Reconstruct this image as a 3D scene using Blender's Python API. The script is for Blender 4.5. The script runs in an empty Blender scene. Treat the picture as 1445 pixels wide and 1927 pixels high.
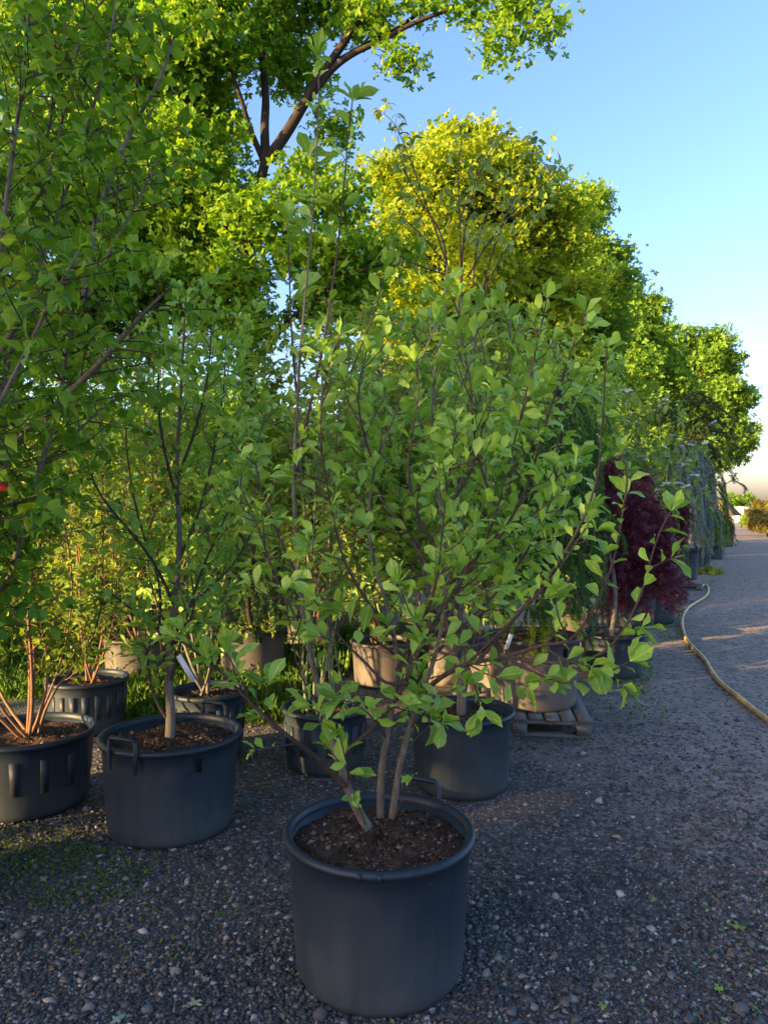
import bpy, math, random
import numpy as np
from mathutils import Vector, Matrix

# ------------------------------------------------------------------ camera, light
F = 1400.0; CX = 722.5; CY = 957.0; EYE = 1.6
SC = bpy.context.scene
COL = SC.collection
cam_d = bpy.data.cameras.new('camera'); cam = bpy.data.objects.new('camera', cam_d); COL.objects.link(cam)
cam_d.sensor_fit = 'HORIZONTAL'; cam_d.sensor_width = 36.0
cam_d.lens = F / 1445 * 36.0
cam_d.shift_y = -6.5 / 1445
cam_d.clip_start = 0.05; cam_d.clip_end = 3000
cam.location = (0, 0, EYE); cam.rotation_euler = (math.radians(90), 0, 0)
SC.camera = cam

SUN_AZ = math.atan2(-0.88, -0.47)      # direction to the sun, clockwise from +Y
SUN_EL = math.radians(9.5)
to_sun = Vector((math.sin(SUN_AZ) * math.cos(SUN_EL), math.cos(SUN_AZ) * math.cos(SUN_EL), math.sin(SUN_EL)))
W = bpy.data.worlds.new('World'); SC.world = W; W.use_nodes = True
wn = W.node_tree.nodes; wl = W.node_tree.links
sky = wn.new('ShaderNodeTexSky'); sky.sky_type = 'NISHITA'; sky.sun_disc = False
sky.sun_elevation = SUN_EL; sky.sun_rotation = SUN_AZ
sky.altitude = 50; sky.air_density = 1.0; sky.dust_density = 2.4; sky.ozone_density = 2.8
wb = wn.new('ShaderNodeMix'); wb.data_type = 'RGBA'; wb.blend_type = 'MULTIPLY'; wb.inputs[0].default_value = 1.0; wb.inputs[7].default_value = (1.17, 0.925, 0.99, 1)   # the camera's white balance, the same over the whole sky
hs = wn.new('ShaderNodeHueSaturation'); hs.inputs['Saturation'].default_value = 1.1; wl.new(sky.outputs[0], hs.inputs['Color']); wl.new(hs.outputs[0], wb.inputs[6]); wl.new(wb.outputs[2], wn['Background'].inputs[0]); wn['Background'].inputs[1].default_value = 0.15
sun_d = bpy.data.lights.new('sun', 'SUN'); sun = bpy.data.objects.new('sun', sun_d); COL.objects.link(sun)
sun_d.energy = 5.0; sun_d.angle = math.radians(0.5); sun_d.color = (1.0, 0.64, 0.28)
sun.rotation_euler = (-to_sun).to_track_quat('-Z', 'Y').to_euler()
SC.view_settings.view_transform = 'Standard'; SC.view_settings.look = 'None'
SC.view_settings.exposure = 2.18; SC.view_settings.gamma = 1.0
SC.cycles.use_denoising = True
SC.cycles.max_bounces = 7; SC.cycles.diffuse_bounces = 4; SC.cycles.transmission_bounces = 5; SC.cycles.glossy_bounces = 2

# ------------------------------------------------------------------ helpers
def px(x, y, Y):
    return np.array(((x - CX) / F * Y, Y, EYE - (y - CY) / F * Y))
def grd(x, y, z=0.0):
    Y = (EYE - z) * F / (y - CY)
    return np.array(((x - CX) / F * Y, Y, z))
def unit(v):
    v = np.asarray(v, float); return v / (np.linalg.norm(v, axis=-1, keepdims=True) + 1e-12)
def mk_mesh(name, V, Fc, mats=None, smooth=False, mi=None):
    V = np.asarray(V, np.float32).reshape(-1, 3); Fc = np.asarray(Fc, np.int32).reshape(-1, 3)
    me = bpy.data.meshes.new(name)
    me.vertices.add(len(V)); me.vertices.foreach_set('co', V.ravel())
    me.loops.add(Fc.size); me.loops.foreach_set('vertex_index', Fc.ravel())
    me.polygons.add(len(Fc))
    me.polygons.foreach_set('loop_start', np.arange(0, Fc.size, 3, dtype=np.int32))
    if smooth: me.polygons.foreach_set('use_smooth', np.ones(len(Fc), bool))
    for m in (mats if isinstance(mats, (list, tuple)) else [mats]):
        if m: me.materials.append(m)
    if mi is not None: me.polygons.foreach_set('material_index', np.asarray(mi, np.int32))
    me.update(calc_edges=True)
    return me
def link(name, me, parent=None, kind=None):
    o = bpy.data.objects.new(name, me); COL.objects.link(o)
    if parent is not None: o.parent = parent
    if kind: o['kind'] = kind
    return o
def obj(name, V, Fc, mat, parent=None, smooth=False, kind=None):
    """world-space vertices; parent empties carry a pure translation."""
    V = np.asarray(V, float).reshape(-1, 3)
    if parent is not None: V = V - root_loc(parent)
    return link(name, mk_mesh(name, V, Fc, mat, smooth), parent, kind)
def root_loc(p):
    l = np.zeros(3)
    while p is not None:
        l = l + np.array(p.location); p = p.parent
    return l
def thing(name, label, cat, loc=(0, 0, 0), group=None):
    o = bpy.data.objects.new(name, None); COL.objects.link(o); o.location = Vector([float(c) for c in loc])
    o.empty_display_size = 0.1
    tag(o, label, cat, group); return o
def tag(o, label, cat, group=None):
    o['label'] = label; o['category'] = cat
    if group: o['group'] = group
    return o
class Bag:
    def __init__(s): s.v = []; s.f = []; s.n = 0
    def add(s, V, Fc):
        V = np.asarray(V, float).reshape(-1, 3); Fc = np.asarray(Fc, np.int64).reshape(-1, 3)
        s.v.append(V); s.f.append(Fc + s.n); s.n += len(V); return s
    def get(s):
        if not s.v: return np.zeros((0, 3)), np.zeros((0, 3), int)
        return np.concatenate(s.v), np.concatenate(s.f)
    def build(s, name, mat, parent=None, smooth=False, kind=None):
        V, Fc = s.get(); return obj(name, V, Fc, mat, parent, smooth, kind)
def box(c, sx, sy, sz, rz=0.0):
    x, y, z = sx / 2, sy / 2, sz / 2
    V = np.array([(a, b, d) for d in (-z, z) for b in (-y, y) for a in (-x, x)], float)
    cr, sr = math.cos(rz), math.sin(rz)
    V = np.stack([V[:, 0] * cr - V[:, 1] * sr, V[:, 0] * sr + V[:, 1] * cr, V[:, 2]], 1) + np.asarray(c)
    Fc = [(0, 2, 3), (0, 3, 1), (4, 5, 7), (4, 7, 6), (0, 1, 5), (0, 5, 4), (2, 6, 7), (2, 7, 3), (0, 4, 6), (0, 6, 2), (1, 3, 7), (1, 7, 5)]
    return V, np.array(Fc)
def smooth_line(P, per=4):
    P = np.asarray(P, float)
    if len(P) < 3: return P
    Q = np.vstack([2 * P[0] - P[1], P, 2 * P[-1] - P[-2]]); out = []
    for i in range(1, len(Q) - 2):
        p0, p1, p2, p3 = Q[i - 1], Q[i], Q[i + 1], Q[i + 2]
        for t in np.arange(per) / per:
            out.append(.5 * (2 * p1 + (p2 - p0) * t + (2 * p0 - 5 * p1 + 4 * p2 - p3) * t * t + (3 * p1 - p0 - 3 * p2 + p3) * t ** 3))
    out.append(P[-1]); return np.array(out)
def tube(P, R, sides=6):
    P = np.asarray(P, float); n = len(P)
    R = np.asarray(R, float)
    if R.ndim == 0 or len(R) != n: R = np.interp(np.linspace(0, 1, n), np.linspace(0, 1, max(2, R.size)), np.resize(R, max(2, R.size)))
    T = unit(np.gradient(P, axis=0))
    u = np.cross(T[0], (0.31, 0.95, 0.1)); u = u / (np.linalg.norm(u) + 1e-9)
    a = np.arange(sides) / sides * 2 * math.pi; V = []
    for i in range(n):
        u = u - T[i] * np.dot(u, T[i]); u = u / (np.linalg.norm(u) + 1e-9); w = np.cross(T[i], u)
        V.append(P[i] + R[i] * (np.cos(a)[:, None] * u + np.sin(a)[:, None] * w))
    V.append(P[-1:] + T[-1] * R[-1]); V = np.concatenate(V)
    k = np.arange(sides); k2 = (k + 1) % sides; Fc = []
    for i in range(n - 1):
        b = i * sides; c = b + sides
        Fc.append(np.stack([b + k, b + k2, c + k2], 1)); Fc.append(np.stack([b + k, c + k2, c + k], 1))
    b = (n - 1) * sides; Fc.append(np.stack([b + k, b + k2, np.full(sides, n * sides)], 1))
    return V, np.concatenate(Fc)
def lathe(prof, seg=48, c=(0, 0, 0), wob=None):
    prof = np.asarray(prof, float); a = np.arange(seg) / seg * 2 * math.pi; V = []
    for r, z in prof:
        rr = r * (1 + (wob(a) if wob else 0))
        V.append(np.stack([rr * np.cos(a), rr * np.sin(a), np.full(seg, z)], 1))
    V = np.concatenate(V) + np.asarray(c); k = np.arange(seg); k2 = (k + 1) % seg; Fc = []
    for i in range(len(prof) - 1):
        b = i * seg; d = b + seg
        Fc.append(np.stack([b + k, b + k2, d + k2], 1)); Fc.append(np.stack([b + k, d + k2, d + k], 1))
    return V, np.concatenate(Fc)
def scatter(T, pos, d, n, s):
    Tv, Tf = T
    d = unit(d); n = n - (n * d).sum(1, keepdims=True) * d; n = unit(n); x = np.cross(d, n)
    s = np.broadcast_to(np.asarray(s, float), (len(pos),))
    V = pos[:, None, :] + s[:, None, None] * (Tv[None, :, 0, None] * x[:, None] + Tv[None, :, 1, None] * d[:, None] + Tv[None, :, 2, None] * n[:, None])
    Fc = Tf[None] + (np.arange(len(pos)) * len(Tv))[:, None, None]
    return V.reshape(-1, 3), Fc.reshape(-1, 3)
def leafmat(pos, d, n, s):
    d = unit(d); n = unit(n - np.dot(n, d) * d); x = np.cross(d, n)
    return Matrix(((x[0] * s, d[0] * s, n[0] * s, pos[0]), (x[1] * s, d[1] * s, n[1] * s, pos[1]), (x[2] * s, d[2] * s, n[2] * s, pos[2]), (0, 0, 0, 1)))

# ------------------------------------------------------------------ materials
class NT:
    def __init__(s, name):
        s.m = bpy.data.materials.new(name); s.m.use_nodes = True; s.t = s.m.node_tree; s.n = s.t.nodes; s.l = s.t.links
        s.b = s.n['Principled BSDF']; s.out = s.n['Material Output']
    def add(s, typ, **kw):
        nd = s.n.new(typ)
        for k, v in kw.items():
            if hasattr(nd, k): setattr(nd, k, v)
        return nd
    def noise(s, scale, detail=4, rough=.55, coord=None):
        nd = s.n.new('ShaderNodeTexNoise'); nd.inputs['Scale'].default_value = scale; nd.inputs['Detail'].default_value = detail; nd.inputs['Roughness'].default_value = rough
        if coord is not None: s.l.new(coord, nd.inputs['Vector'])
        return nd.outputs[0]
    def coord(s, which='Object'):
        return s.n.new('ShaderNodeTexCoord').outputs[which]
    def pos(s):
        return s.n.new('ShaderNodeNewGeometry').outputs['Position']
    def ramp(s, fac, stops, interp='LINEAR'):
        r = s.n.new('ShaderNodeValToRGB'); r.color_ramp.interpolation = interp
        el = r.color_ramp.elements
        while len(el) < len(stops): el.new(0.5)
        for e, (p, c) in zip(el, stops): e.position = p; e.color = (*c, 1) if len(c) == 3 else c
        s.l.new(fac, r.inputs[0]); return r.outputs[0]
    def mix(s, fac, a, b, typ='MIX'):
        m = s.n.new('ShaderNodeMix'); m.data_type = 'RGBA'; m.blend_type = typ
        for sock, v in ((m.inputs[0], fac), (m.inputs[6], a), (m.inputs[7], b)):
            if isinstance(v, bpy.types.NodeSocket): s.l.new(v, sock)
            elif isinstance(v, (int, float)): sock.default_value = v
            else: sock.default_value = (*v, 1)
        return m.outputs[2]
    def math(s, op, a, b=0.0, c=0.0):
        m = s.n.new('ShaderNodeMath'); m.operation = op
        for i, v in enumerate((a, b, c)):
            if isinstance(v, bpy.types.NodeSocket): s.l.new(v, m.inputs[i])
            else: m.inputs[i].default_value = v
        return m.outputs[0]
    def bump(s, h, strength=.5, dist=.01):
        b = s.n.new('ShaderNodeBump'); b.inputs['Strength'].default_value = strength; b.inputs['Distance'].default_value = dist
        s.l.new(h, b.inputs['Height']); s.l.new(b.outputs[0], s.b.inputs['Normal']); return b.outputs[0]
    def set(s, col=None, rough=None, spec=None):
        for v, k in ((col, 'Base Color'), (rough, 'Roughness'), (spec, 'Specular IOR Level')):
            if v is None: continue
            if isinstance(v, bpy.types.NodeSocket): s.l.new(v, s.b.inputs[k])
            else: s.b.inputs[k].default_value = (*v, 1) if isinstance(v, tuple) else v
        return s.m

def leaf_material(name, cols, trans, tfac=0.4, rough=0.45, spec=0.35, by='island'):
    """diffuse/gloss on the face plus light shining through; colour differs from leaf to leaf."""
    n = NT(name)
    if by == 'object': r = n.add('ShaderNodeObjectInfo').outputs['Random']
    else: r = n.add('ShaderNodeNewGeometry').outputs['Random Per Island']
    k = len(cols)
    c = n.ramp(r, [(i / max(1, k - 1), cc) for i, cc in enumerate(cols)])
    if by == 'object':
        oc = n.coord('Object'); sx = n.add('ShaderNodeSeparateXYZ'); n.l.new(oc, sx.inputs[0]); ax = n.math('ABSOLUTE', sx.outputs[0])
        vein = n.math('SINE', n.math('MULTIPLY', n.math('SUBTRACT', sx.outputs[1], n.math('MULTIPLY', ax, .9)), 62))
        c = n.mix(n.math('MULTIPLY', n.math('LESS_THAN', ax, .014), .45), c, tuple(min(1, x * 1.9 + .05) for x in cols[-1]))
        c = n.mix(n.math('MULTIPLY', n.ramp(n.noise(5, 5, .6, oc), [(.35, (0, 0, 0)), (.75, (1, 1, 1))]), .35), c, tuple(x * .55 for x in cols[0]))
        c = n.mix(n.ramp(n.noise(2.3, 3, .6, n.pos()), [(.70, (0, 0, 0)), (.78, (.5, .5, .5))]), c, (.22, .17, .05))
        n.bump(vein, .22, .05)
    n.set(c, rough, spec)
    tr = n.add('ShaderNodeBsdfTranslucent')
    n.l.new(n.mix(1.0, c, trans, 'MULTIPLY'), tr.inputs[0])
    mx = n.add('ShaderNodeMixShader'); mx.inputs[0].default_value = tfac
    n.l.new(n.b.outputs[0], mx.inputs[1]); n.l.new(tr.outputs[0], mx.inputs[2]); n.l.new(mx.outputs[0], n.out.inputs[0])
    return n.m
MAG = [(.17, .33, .05), (.23, .43, .065), (.30, .51, .08), (.38, .57, .10)]
TR = (1.5, 1.35, .6)
M = {}
M['mag_o'] = leaf_material('magnolia_leaf', MAG, TR, .38, .42, .4, 'object')
M['mag'] = leaf_material('magnolia_foliage', MAG, TR, .38, .42, .4)
DK = [(.08, .20, .018), (.12, .27, .022), (.17, .34, .03), (.25, .43, .04)]
M['hazel_o'] = leaf_material('hazel_leaf', DK, TR, .45, .5, .25, 'object')
M['hazel'] = leaf_material('hazel_foliage', DK, TR, .45, .5, .25)
TW = [(.12, .23, .035), (.16, .28, .045), (.21, .33, .05), (.26, .34, .05)]
M['twig_o'] = leaf_material('small_leaf', TW, TR, .45, .5, .25, 'object')
M['twigf'] = leaf_material('small_foliage', TW, TR, .45, .5, .25)
CO = [(.16, .28, .07), (.20, .33, .08), (.24, .37, .085), (.30, .40, .09)]
M['corn_o'] = leaf_material('dogwood_leaf', CO, TR, .38, .5, .25, 'object')
M['corn'] = leaf_material('dogwood_foliage', CO, TR, .38, .5, .25)
OK_ = [(.06, .18, .016), (.10, .24, .02), (.15, .29, .022), (.22, .33, .025)]
GO_SUN = [(.13, .255, .02), (.185, .305, .022), (.26, .345, .024), (.345, .38, .028)]  # leaf greens yellowed to carry the warm sunlight on this tree
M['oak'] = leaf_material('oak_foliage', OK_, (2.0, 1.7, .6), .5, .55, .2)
M['sun_gold'] = leaf_material('sun_tinted_foliage', GO_SUN, (1.8, 1.6, .5), .5, .55, .2)
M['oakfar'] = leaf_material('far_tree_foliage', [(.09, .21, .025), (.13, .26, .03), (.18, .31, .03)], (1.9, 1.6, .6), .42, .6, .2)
M['spruce'] = leaf_material('spruce_needles', [(.05, .13, .03), (.07, .17, .035), (.10, .21, .04)], TR, .2, .5, .3)
M['sprucetip'] = leaf_material('spruce_new_growth', [(.25, .33, .02), (.33, .40, .03)], TR, .3, .5, .3)
M['darkcon'] = leaf_material('dark_conifer_needles', [(.02, .06, .015), (.035, .085, .02), (.05, .11, .025)], TR, .15, .5, .3)
M['blue'] = leaf_material('blue_cedar_needles', [(.12, .20, .17), (.17, .26, .22), (.24, .34, .29)], (1, 1, 1), .15, .5, .3)
M['cedar'] = leaf_material('green_cedar_needles', [(.06, .13, .03), (.10, .18, .04), (.14, .22, .05)], (1.3, 1.3, .8), .2, .5, .3)
M['red'] = leaf_material('red_maple_foliage', [(.05, .013, .026), (.09, .020, .036), (.14, .030, .047), (.21, .055, .065)], (1.7, .8, .8), .35, .45, .3)
M['lime'] = leaf_material('lime_maple_foliage', [(.16, .25, .03), (.22, .31, .04), (.26, .28, .05)], TR, .4, .5, .3)
M['amber'] = leaf_material('amber_foliage', [(.14, .12, .03), (.2, .16, .035), (.12, .15, .03)], TR, .35, .5, .3)
M['grass'] = leaf_material('weed_blades', [(.05, .12, .016), (.09, .18, .02), (.15, .26, .028)], TR, .45, .5, .2)
M['litter'] = leaf_material('leaf_litter', [(.10, .20, .06), (.20, .30, .10), (.28, .36, .18), (.22, .11, .04), (.28, .17, .07), (.15, .09, .045), (.12, .07, .035), (.16, .10, .05)], (1, 1, 1), .15, .6, .3)
M['pale_leaf'] = leaf_material('pale_leaf', [(.28, .36, .22), (.33, .40, .26)], (1, 1, 1), .2, .5, .3, 'object')
M['lime_leaf'] = leaf_material('fallen_green_leaf', [(.20, .34, .05), (.28, .42, .06)], (1, 1, 1), .25, .5, .3, 'object')
M['petal'] = leaf_material('pink_petal', [(.65, .07, .16), (.75, .12, .2)], (1, 1, 1), .25, .5, .3, 'object')
M['white'] = leaf_material('white_bract', [(.72, .73, .66), (.82, .82, .78)], (1, 1, 1), .25, .5, .3, 'object')
M['redflower'] = leaf_material('red_flower', [(.6, .03, .04), (.65, .04, .05)], (1, 1, 1), .25, .5, .3, 'object')

def bark_mat(name, a, b, scale=30, bumpd=.004):
    n = NT(name); p = n.coord('Object'); mp = n.add('ShaderNodeMapping'); mp.inputs['Scale'].default_value = (1, 1, .35); n.l.new(p, mp.inputs[0])
    f = n.noise(scale, 6, .65, mp.outputs[0]); f2 = n.noise(scale * .2, 3, .5, p)
    c = n.ramp(f, [(.3, a), (.7, b)]); c = n.mix(n.math('MULTIPLY', f2, .5), c, tuple(x * .5 for x in a))
    n.bump(f, .6, bumpd); return n.set(c, .8, .2)
M['magbark'] = bark_mat('grey_smooth_bark', (.085, .078, .062), (.25, .225, .18), 45, .003)
M['twigbark'] = bark_mat('dark_twig_bark', (.05, .035, .03), (.12, .09, .075), 80, .001)
M['redbark'] = bark_mat('reddish_twig_bark', (.15, .085, .05), (.30, .18, .11), 60, .001)
M['oakbark'] = bark_mat('oak_bark', (.022, .018, .015), (.06, .047, .037), 9, .02)
M['cane'] = bark_mat('green_cane', (.15, .18, .10), (.24, .26, .15), 25, .001)

def pot_mat(name, base, dust, amt=.5):
    n = NT(name); p = n.coord('Object')
    sp = n.add('ShaderNodeSeparateXYZ'); n.l.new(p, sp.inputs[0])
    f = n.noise(5, 6, .65, p); g = n.noise(60, 5, .7, p)
    mp = n.add('ShaderNodeMapping'); mp.inputs['Scale'].default_value = (30, 30, 2.5); n.l.new(p, mp.inputs[0])
    st = n.noise(1, 5, .6, mp.outputs[0])
    low = n.math('SUBTRACT', .95, n.math('MULTIPLY', sp.outputs[2], 1.6))       # dust splashed up from the ground
    k = n.math('MULTIPLY', n.math('ADD', n.math('MULTIPLY', f, 1.0), n.math('MULTIPLY', st, .45)), low)
    k = n.ramp(k, [(.2, (0, 0, 0)), (.42, (.4, .4, .4)), (.72, (1, 1, 1))])
    spl = n.noise(38, 3, .55, p)
    k = n.math('MAXIMUM', k, n.math('MULTIPLY', n.ramp(n.math('ADD', spl, n.math('MULTIPLY', low, .16)), [(.80, (0, 0, 0)), (.84, (.5, .5, .5))]), 1.0))
    c = n.mix(n.math('MULTIPLY', k, amt), base, dust)
    sc = n.ramp(g, [(.66, (0, 0, 0)), (.78, (1, 1, 1))])
    c = n.mix(n.math('MULTIPLY', sc, .12), c, dust)
    scr = n.add('ShaderNodeMapping'); scr.inputs['Scale'].default_value = (9, 9, 60); scr.inputs['Rotation'].default_value = (.5, .3, 0); n.l.new(p, scr.inputs[0])
    c = n.mix(n.ramp(n.noise(1, 3, .6, scr.outputs[0]), [(.68, (0, 0, 0)), (.72, (.4, .4, .4))]), c, dust)
    c = n.mix(n.ramp(st, [(.28, (.35, .35, .35)), (.36, (0, 0, 0))]), c, tuple(x * .35 for x in base))
    n.bump(g, .12, .003)
    return n.set(c, n.math('ADD', .38, n.math('MULTIPLY', f, .28)), .45)
M['pot'] = pot_mat('black_plastic_pot', (.007, .018, .030), (.062, .080, .084), .75)
M['potgrey'] = pot_mat('dusty_grey_pot', (.055, .052, .05), (.16, .14, .115), .9)
n = NT('potting_soil'); p = n.coord('Object'); f = n.noise(28, 8, .7, p); g = n.noise(140, 4, .7, p)
n.bump(n.math('ADD', f, n.math('MULTIPLY', g, .5)), 1.0, .02)
M['soil'] = n.set(n.mix(n.ramp(g, [(.6, (0, 0, 0)), (.8, (1, 1, 1))]), n.ramp(f, [(.3, (.03, .02, .014)), (.55, (.08, .052, .035)), (.75, (.14, .092, .06))]), (.17, .11, .07)), .95, .1)
n = NT('soil_crumbs'); r = n.add('ShaderNodeNewGeometry').outputs['Random Per Island']
M['crumb'] = n.set(n.ramp(r, [(0, (.03, .02, .015)), (.5, (.085, .056, .038)), (.85, (.15, .10, .068)), (1, (.25, .19, .13))]), .95, .1)

# ground: dark gravel near, beaten brown dirt along the row, grey wheel track to the right
n = NT('gravel_yard'); P = n.pos(); sp = n.add('ShaderNodeSeparateXYZ'); n.l.new(P, sp.inputs[0])
X, Yc = sp.outputs[0], sp.outputs[1]
u = n.math('SUBTRACT', n.math('MULTIPLY', X, .9), n.math('MULTIPLY', Yc, .436))
big = n.noise(.9, 5, .6, P); mid = n.noise(6, 6, .65, P); fin = n.noise(70, 5, .7, P)
vor = n.add('ShaderNodeTexVoronoi'); vor.inputs['Scale'].default_value = 75; n.l.new(P, vor.inputs['Vector'])
vor2 = n.add('ShaderNodeTexVoronoi'); vor2.inputs['Scale'].default_value = 38; n.l.new(P, vor2.inputs['Vector'])
vs = n.add('ShaderNodeSeparateXYZ'); n.l.new(vor.outputs['Color'], vs.inputs[0])
vs2 = n.add('ShaderNodeSeparateXYZ'); n.l.new(vor2.outputs['Color'], vs2.inputs[0])
stone = n.ramp(vs.outputs[0], [(0, (.025, .024, .023)), (.5, (.055, .053, .05)), (.8, (.10, .094, .086)), (.93, (.19, .17, .145)), (1, (.32, .30, .26))])
dirt = n.ramp(mid, [(.25, (.14, .112, .083)), (.5, (.30, .242, .182)), (.8, (.44, .362, .28))])
dirt = n.mix(n.ramp(vs2.outputs[1], [(.72, (0, 0, 0)), (.8, (1, 1, 1))]), dirt, n.ramp(vs2.outputs[0], [(0, (.06, .058, .058)), (.7, (.13, .12, .11)), (1, (.28, .26, .24))]))
# how much dirt shows between stones: grows away from the camera, patchy
dk = n.math('ADD', n.math('MULTIPLY', n.math('SUBTRACT', Yc, 3.4), .26), n.math('MULTIPLY', n.math('SUBTRACT', big, .5), 1.8))
dk = n.math('ADD', dk, n.math('MULTIPLY', n.math('ADD', u, .9), .5))
dk = n.math('MINIMUM', n.math('MAXIMUM', dk, 0.12), .92)
col = n.mix(dk, stone, dirt)
track = n.math('MINIMUM', n.math('MAXIMUM', n.math('MULTIPLY', n.math('ADD', n.math('SUBTRACT', u, .55), n.math('MULTIPLY', n.math('SUBTRACT', big, .5), 2.0)), 1.6), 0), 1)
track = n.math('MULTIPLY', track, n.math('MINIMUM', n.math('MAXIMUM', n.math('MULTIPLY', n.math('SUBTRACT', Yc, 5.0), .3), 0), .85))
asph = n.mix(n.math('MULTIPLY', n.ramp(mid, [(.4, (0, 0, 0)), (.7, (1, 1, 1))]), .5), (.21, .185, .155), (.34, .295, .24))
col = n.mix(track, col, asph)
far = n.math('MINIMUM', n.math('MAXIMUM', n.math('MULTIPLY', n.math('SUBTRACT', Yc, 36), .03), 0), 1)
col = n.mix(far, col, (.27, .245, .21))
back = n.math('MINIMUM', n.math('MAXIMUM', n.math('MULTIPLY', n.math('SUBTRACT', n.math('MULTIPLY', u, -1), 4.6), .7), 0), 1)   # meadow and leaf mould behind the row
col = n.mix(back, col, n.ramp(mid, [(.3, (.05, .045, .02)), (.5, (.09, .11, .03)), (.75, (.16, .17, .05))]))
n.bump(n.math('ADD', n.math('MULTIPLY', vor.outputs['Distance'], -.6), n.math('MULTIPLY', fin, .6)), .9, .012)
M['ground'] = n.set(col, .85, .3)
n = NT('gravel_chips'); g = n.add('ShaderNodeNewGeometry'); r = g.outputs['Random Per Island']
fz = n.noise(180, 3, .6, g.outputs['Position'])
c = n.ramp(r, [(0, (.017, .019, .018)), (.30, (.035, .038, .036)), (.60, (.068, .072, .067)), (.80, (.118, .116, .104)), (.90, (.20, .182, .155)), (.96, (.34, .31, .27)), (1, (.52, .49, .44))])
M['chips'] = n.set(n.mix(n.math('MULTIPLY', fz, .4), c, (.07, .065, .06)), .62, .45)
n = NT('pale_stone'); r = n.add('ShaderNodeObjectInfo').outputs['Random']; p = n.coord('Object'); fz = n.noise(3, 5, .6, p)
c = n.ramp(r, [(0, (.07, .07, .078)), (.4, (.13, .125, .125)), (.7, (.24, .225, .20)), (.9, (.36, .34, .31)), (1, (.27, .13, .10))])
n.bump(fz, .4, .1); M['stone'] = n.set(n.mix(n.math('MULTIPLY', fz, .5), c, (.10, .09, .08)), .7, .35)
def wood_mat(name, a, b):
    n = NT(name); p = n.coord('Object'); mp = n.add('ShaderNodeMapping'); mp.inputs['Scale'].default_value = (40, 3, 40); n.l.new(p, mp.inputs[0])
    r = n.add('ShaderNodeObjectInfo').outputs['Random']
    f = n.noise(1, 7, .65, mp.outputs[0]); g = n.noise(4, 4, .6, p)
    c = n.ramp(f, [(.3, a), (.7, b)]); c = n.mix(n.math('MULTIPLY', r, .4), c, tuple(x * .6 for x in a)); c = n.mix(n.math('MULTIPLY', g, .4), c, (.08, .075, .068))
    n.bump(f, .5, .004); return n.set(c, .85, .2)
M['pallet'] = wood_mat('weathered_pallet_wood', (.11, .10, .09), (.25, .235, .215))
n = NT('yellow_hose'); p = n.pos(); f = n.noise(7, 5, .6, p)
M['hose'] = n.set(n.ramp(f, [(.3, (.32, .22, .08)), (.6, (.56, .42, .16))]), .5, .4)
n = NT('white_metal'); M['whitemetal'] = n.set(n.ramp(n.noise(2, 5, .6, n.coord()), [(.3, (.62, .64, .66)), (.7, (.74, .75, .77))]), .5, .4)
n = NT('white_plastic_tag'); M['tag'] = n.set((.75, .75, .73), .5, .4)
n = NT('grey_wire'); M['wire'] = n.set((.12, .115, .11), .5, .5)
n = NT('brown_thatch'); M['thatch'] = n.set(n.ramp(n.noise(6, 6, .7, n.coord()), [(.3, (.18, .11, .07)), (.7, (.30, .20, .13))]), .9, .1)

# ------------------------------------------------------------------ leaf shapes (unit length along +Y)
def leaf_shape(prof, fold=.35, curl=.25, wave=0.0, twist=0.0, seed=0):
    rg = np.random.default_rng(seed); V = []; Fc = []
    ys = [p[0] for p in prof]; ph = rg.uniform(0, 6.28)
    for y, w in prof:
        zc = -curl * y * y; a = twist * y
        for s in (-1, 0, 1):
            z = zc + fold * w * abs(s) + wave * w * s * math.sin(9 * y + ph + s)
            V.append((s * w * math.cos(a) - (z - zc) * math.sin(a), y, zc + (z - zc) * math.cos(a) + s * w * math.sin(a)))
    for i in range(len(prof) - 1):
        b = 3 * i; c = b + 3
        Fc += [(b, b + 1, c + 1), (b, c + 1, c), (b + 1, b + 2, c + 2), (b + 1, c + 2, c + 1)]
    return np.array(V), np.array(Fc)
PM = [(0, .012), (.10, .02), (.25, .10), (.45, .195), (.65, .245), (.79, .22), (.90, .11), (1.0, .006)]
PH = [(0, .01), (.13, .015), (.22, .24), (.40, .34), (.60, .30), (.80, .17), (.93, .06), (1.0, .005)]
PE = [(0, .01), (.10, .015), (.25, .15), (.45, .24), (.65, .21), (.85, .10), (1.0, .005)]
PN = [(0, .01), (.15, .07), (.4, .13), (.65, .10), (1.0, .004)]
def low(prof): return [prof[0], prof[len(prof) // 3], prof[2 * len(prof) // 3], prof[-1]]
def variants(prof, k=5, **kw):
    return [leaf_shape(prof, kw.get('fold', .35) + .22 * math.sin(i * 2.1), kw.get('curl', .2) + .22 * math.sin(1 + i * 1.7), .25, .5 * math.sin(i * 3.3), i) for i in range(k)]
KITE = (np.array([(0, 0, 0), (-.28, .5, .06), (0, .5, -.03), (.28, .5, .06), (0, 1, -.12)]), np.array([(0, 2, 1), (0, 3, 2), (1, 2, 4), (2, 3, 4)]))
KITE2 = (np.array([(0, 0, 0), (-.3, .5, .08), (.3, .5, .08), (0, 1, -.06)]), np.array([(0, 3, 1), (0, 2, 3)]))
NEEDLE = (np.array([(-.06, 0, 0), (.06, 0, 0), (0, 1, 0)]), np.array([(0, 1, 2)]))
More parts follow.
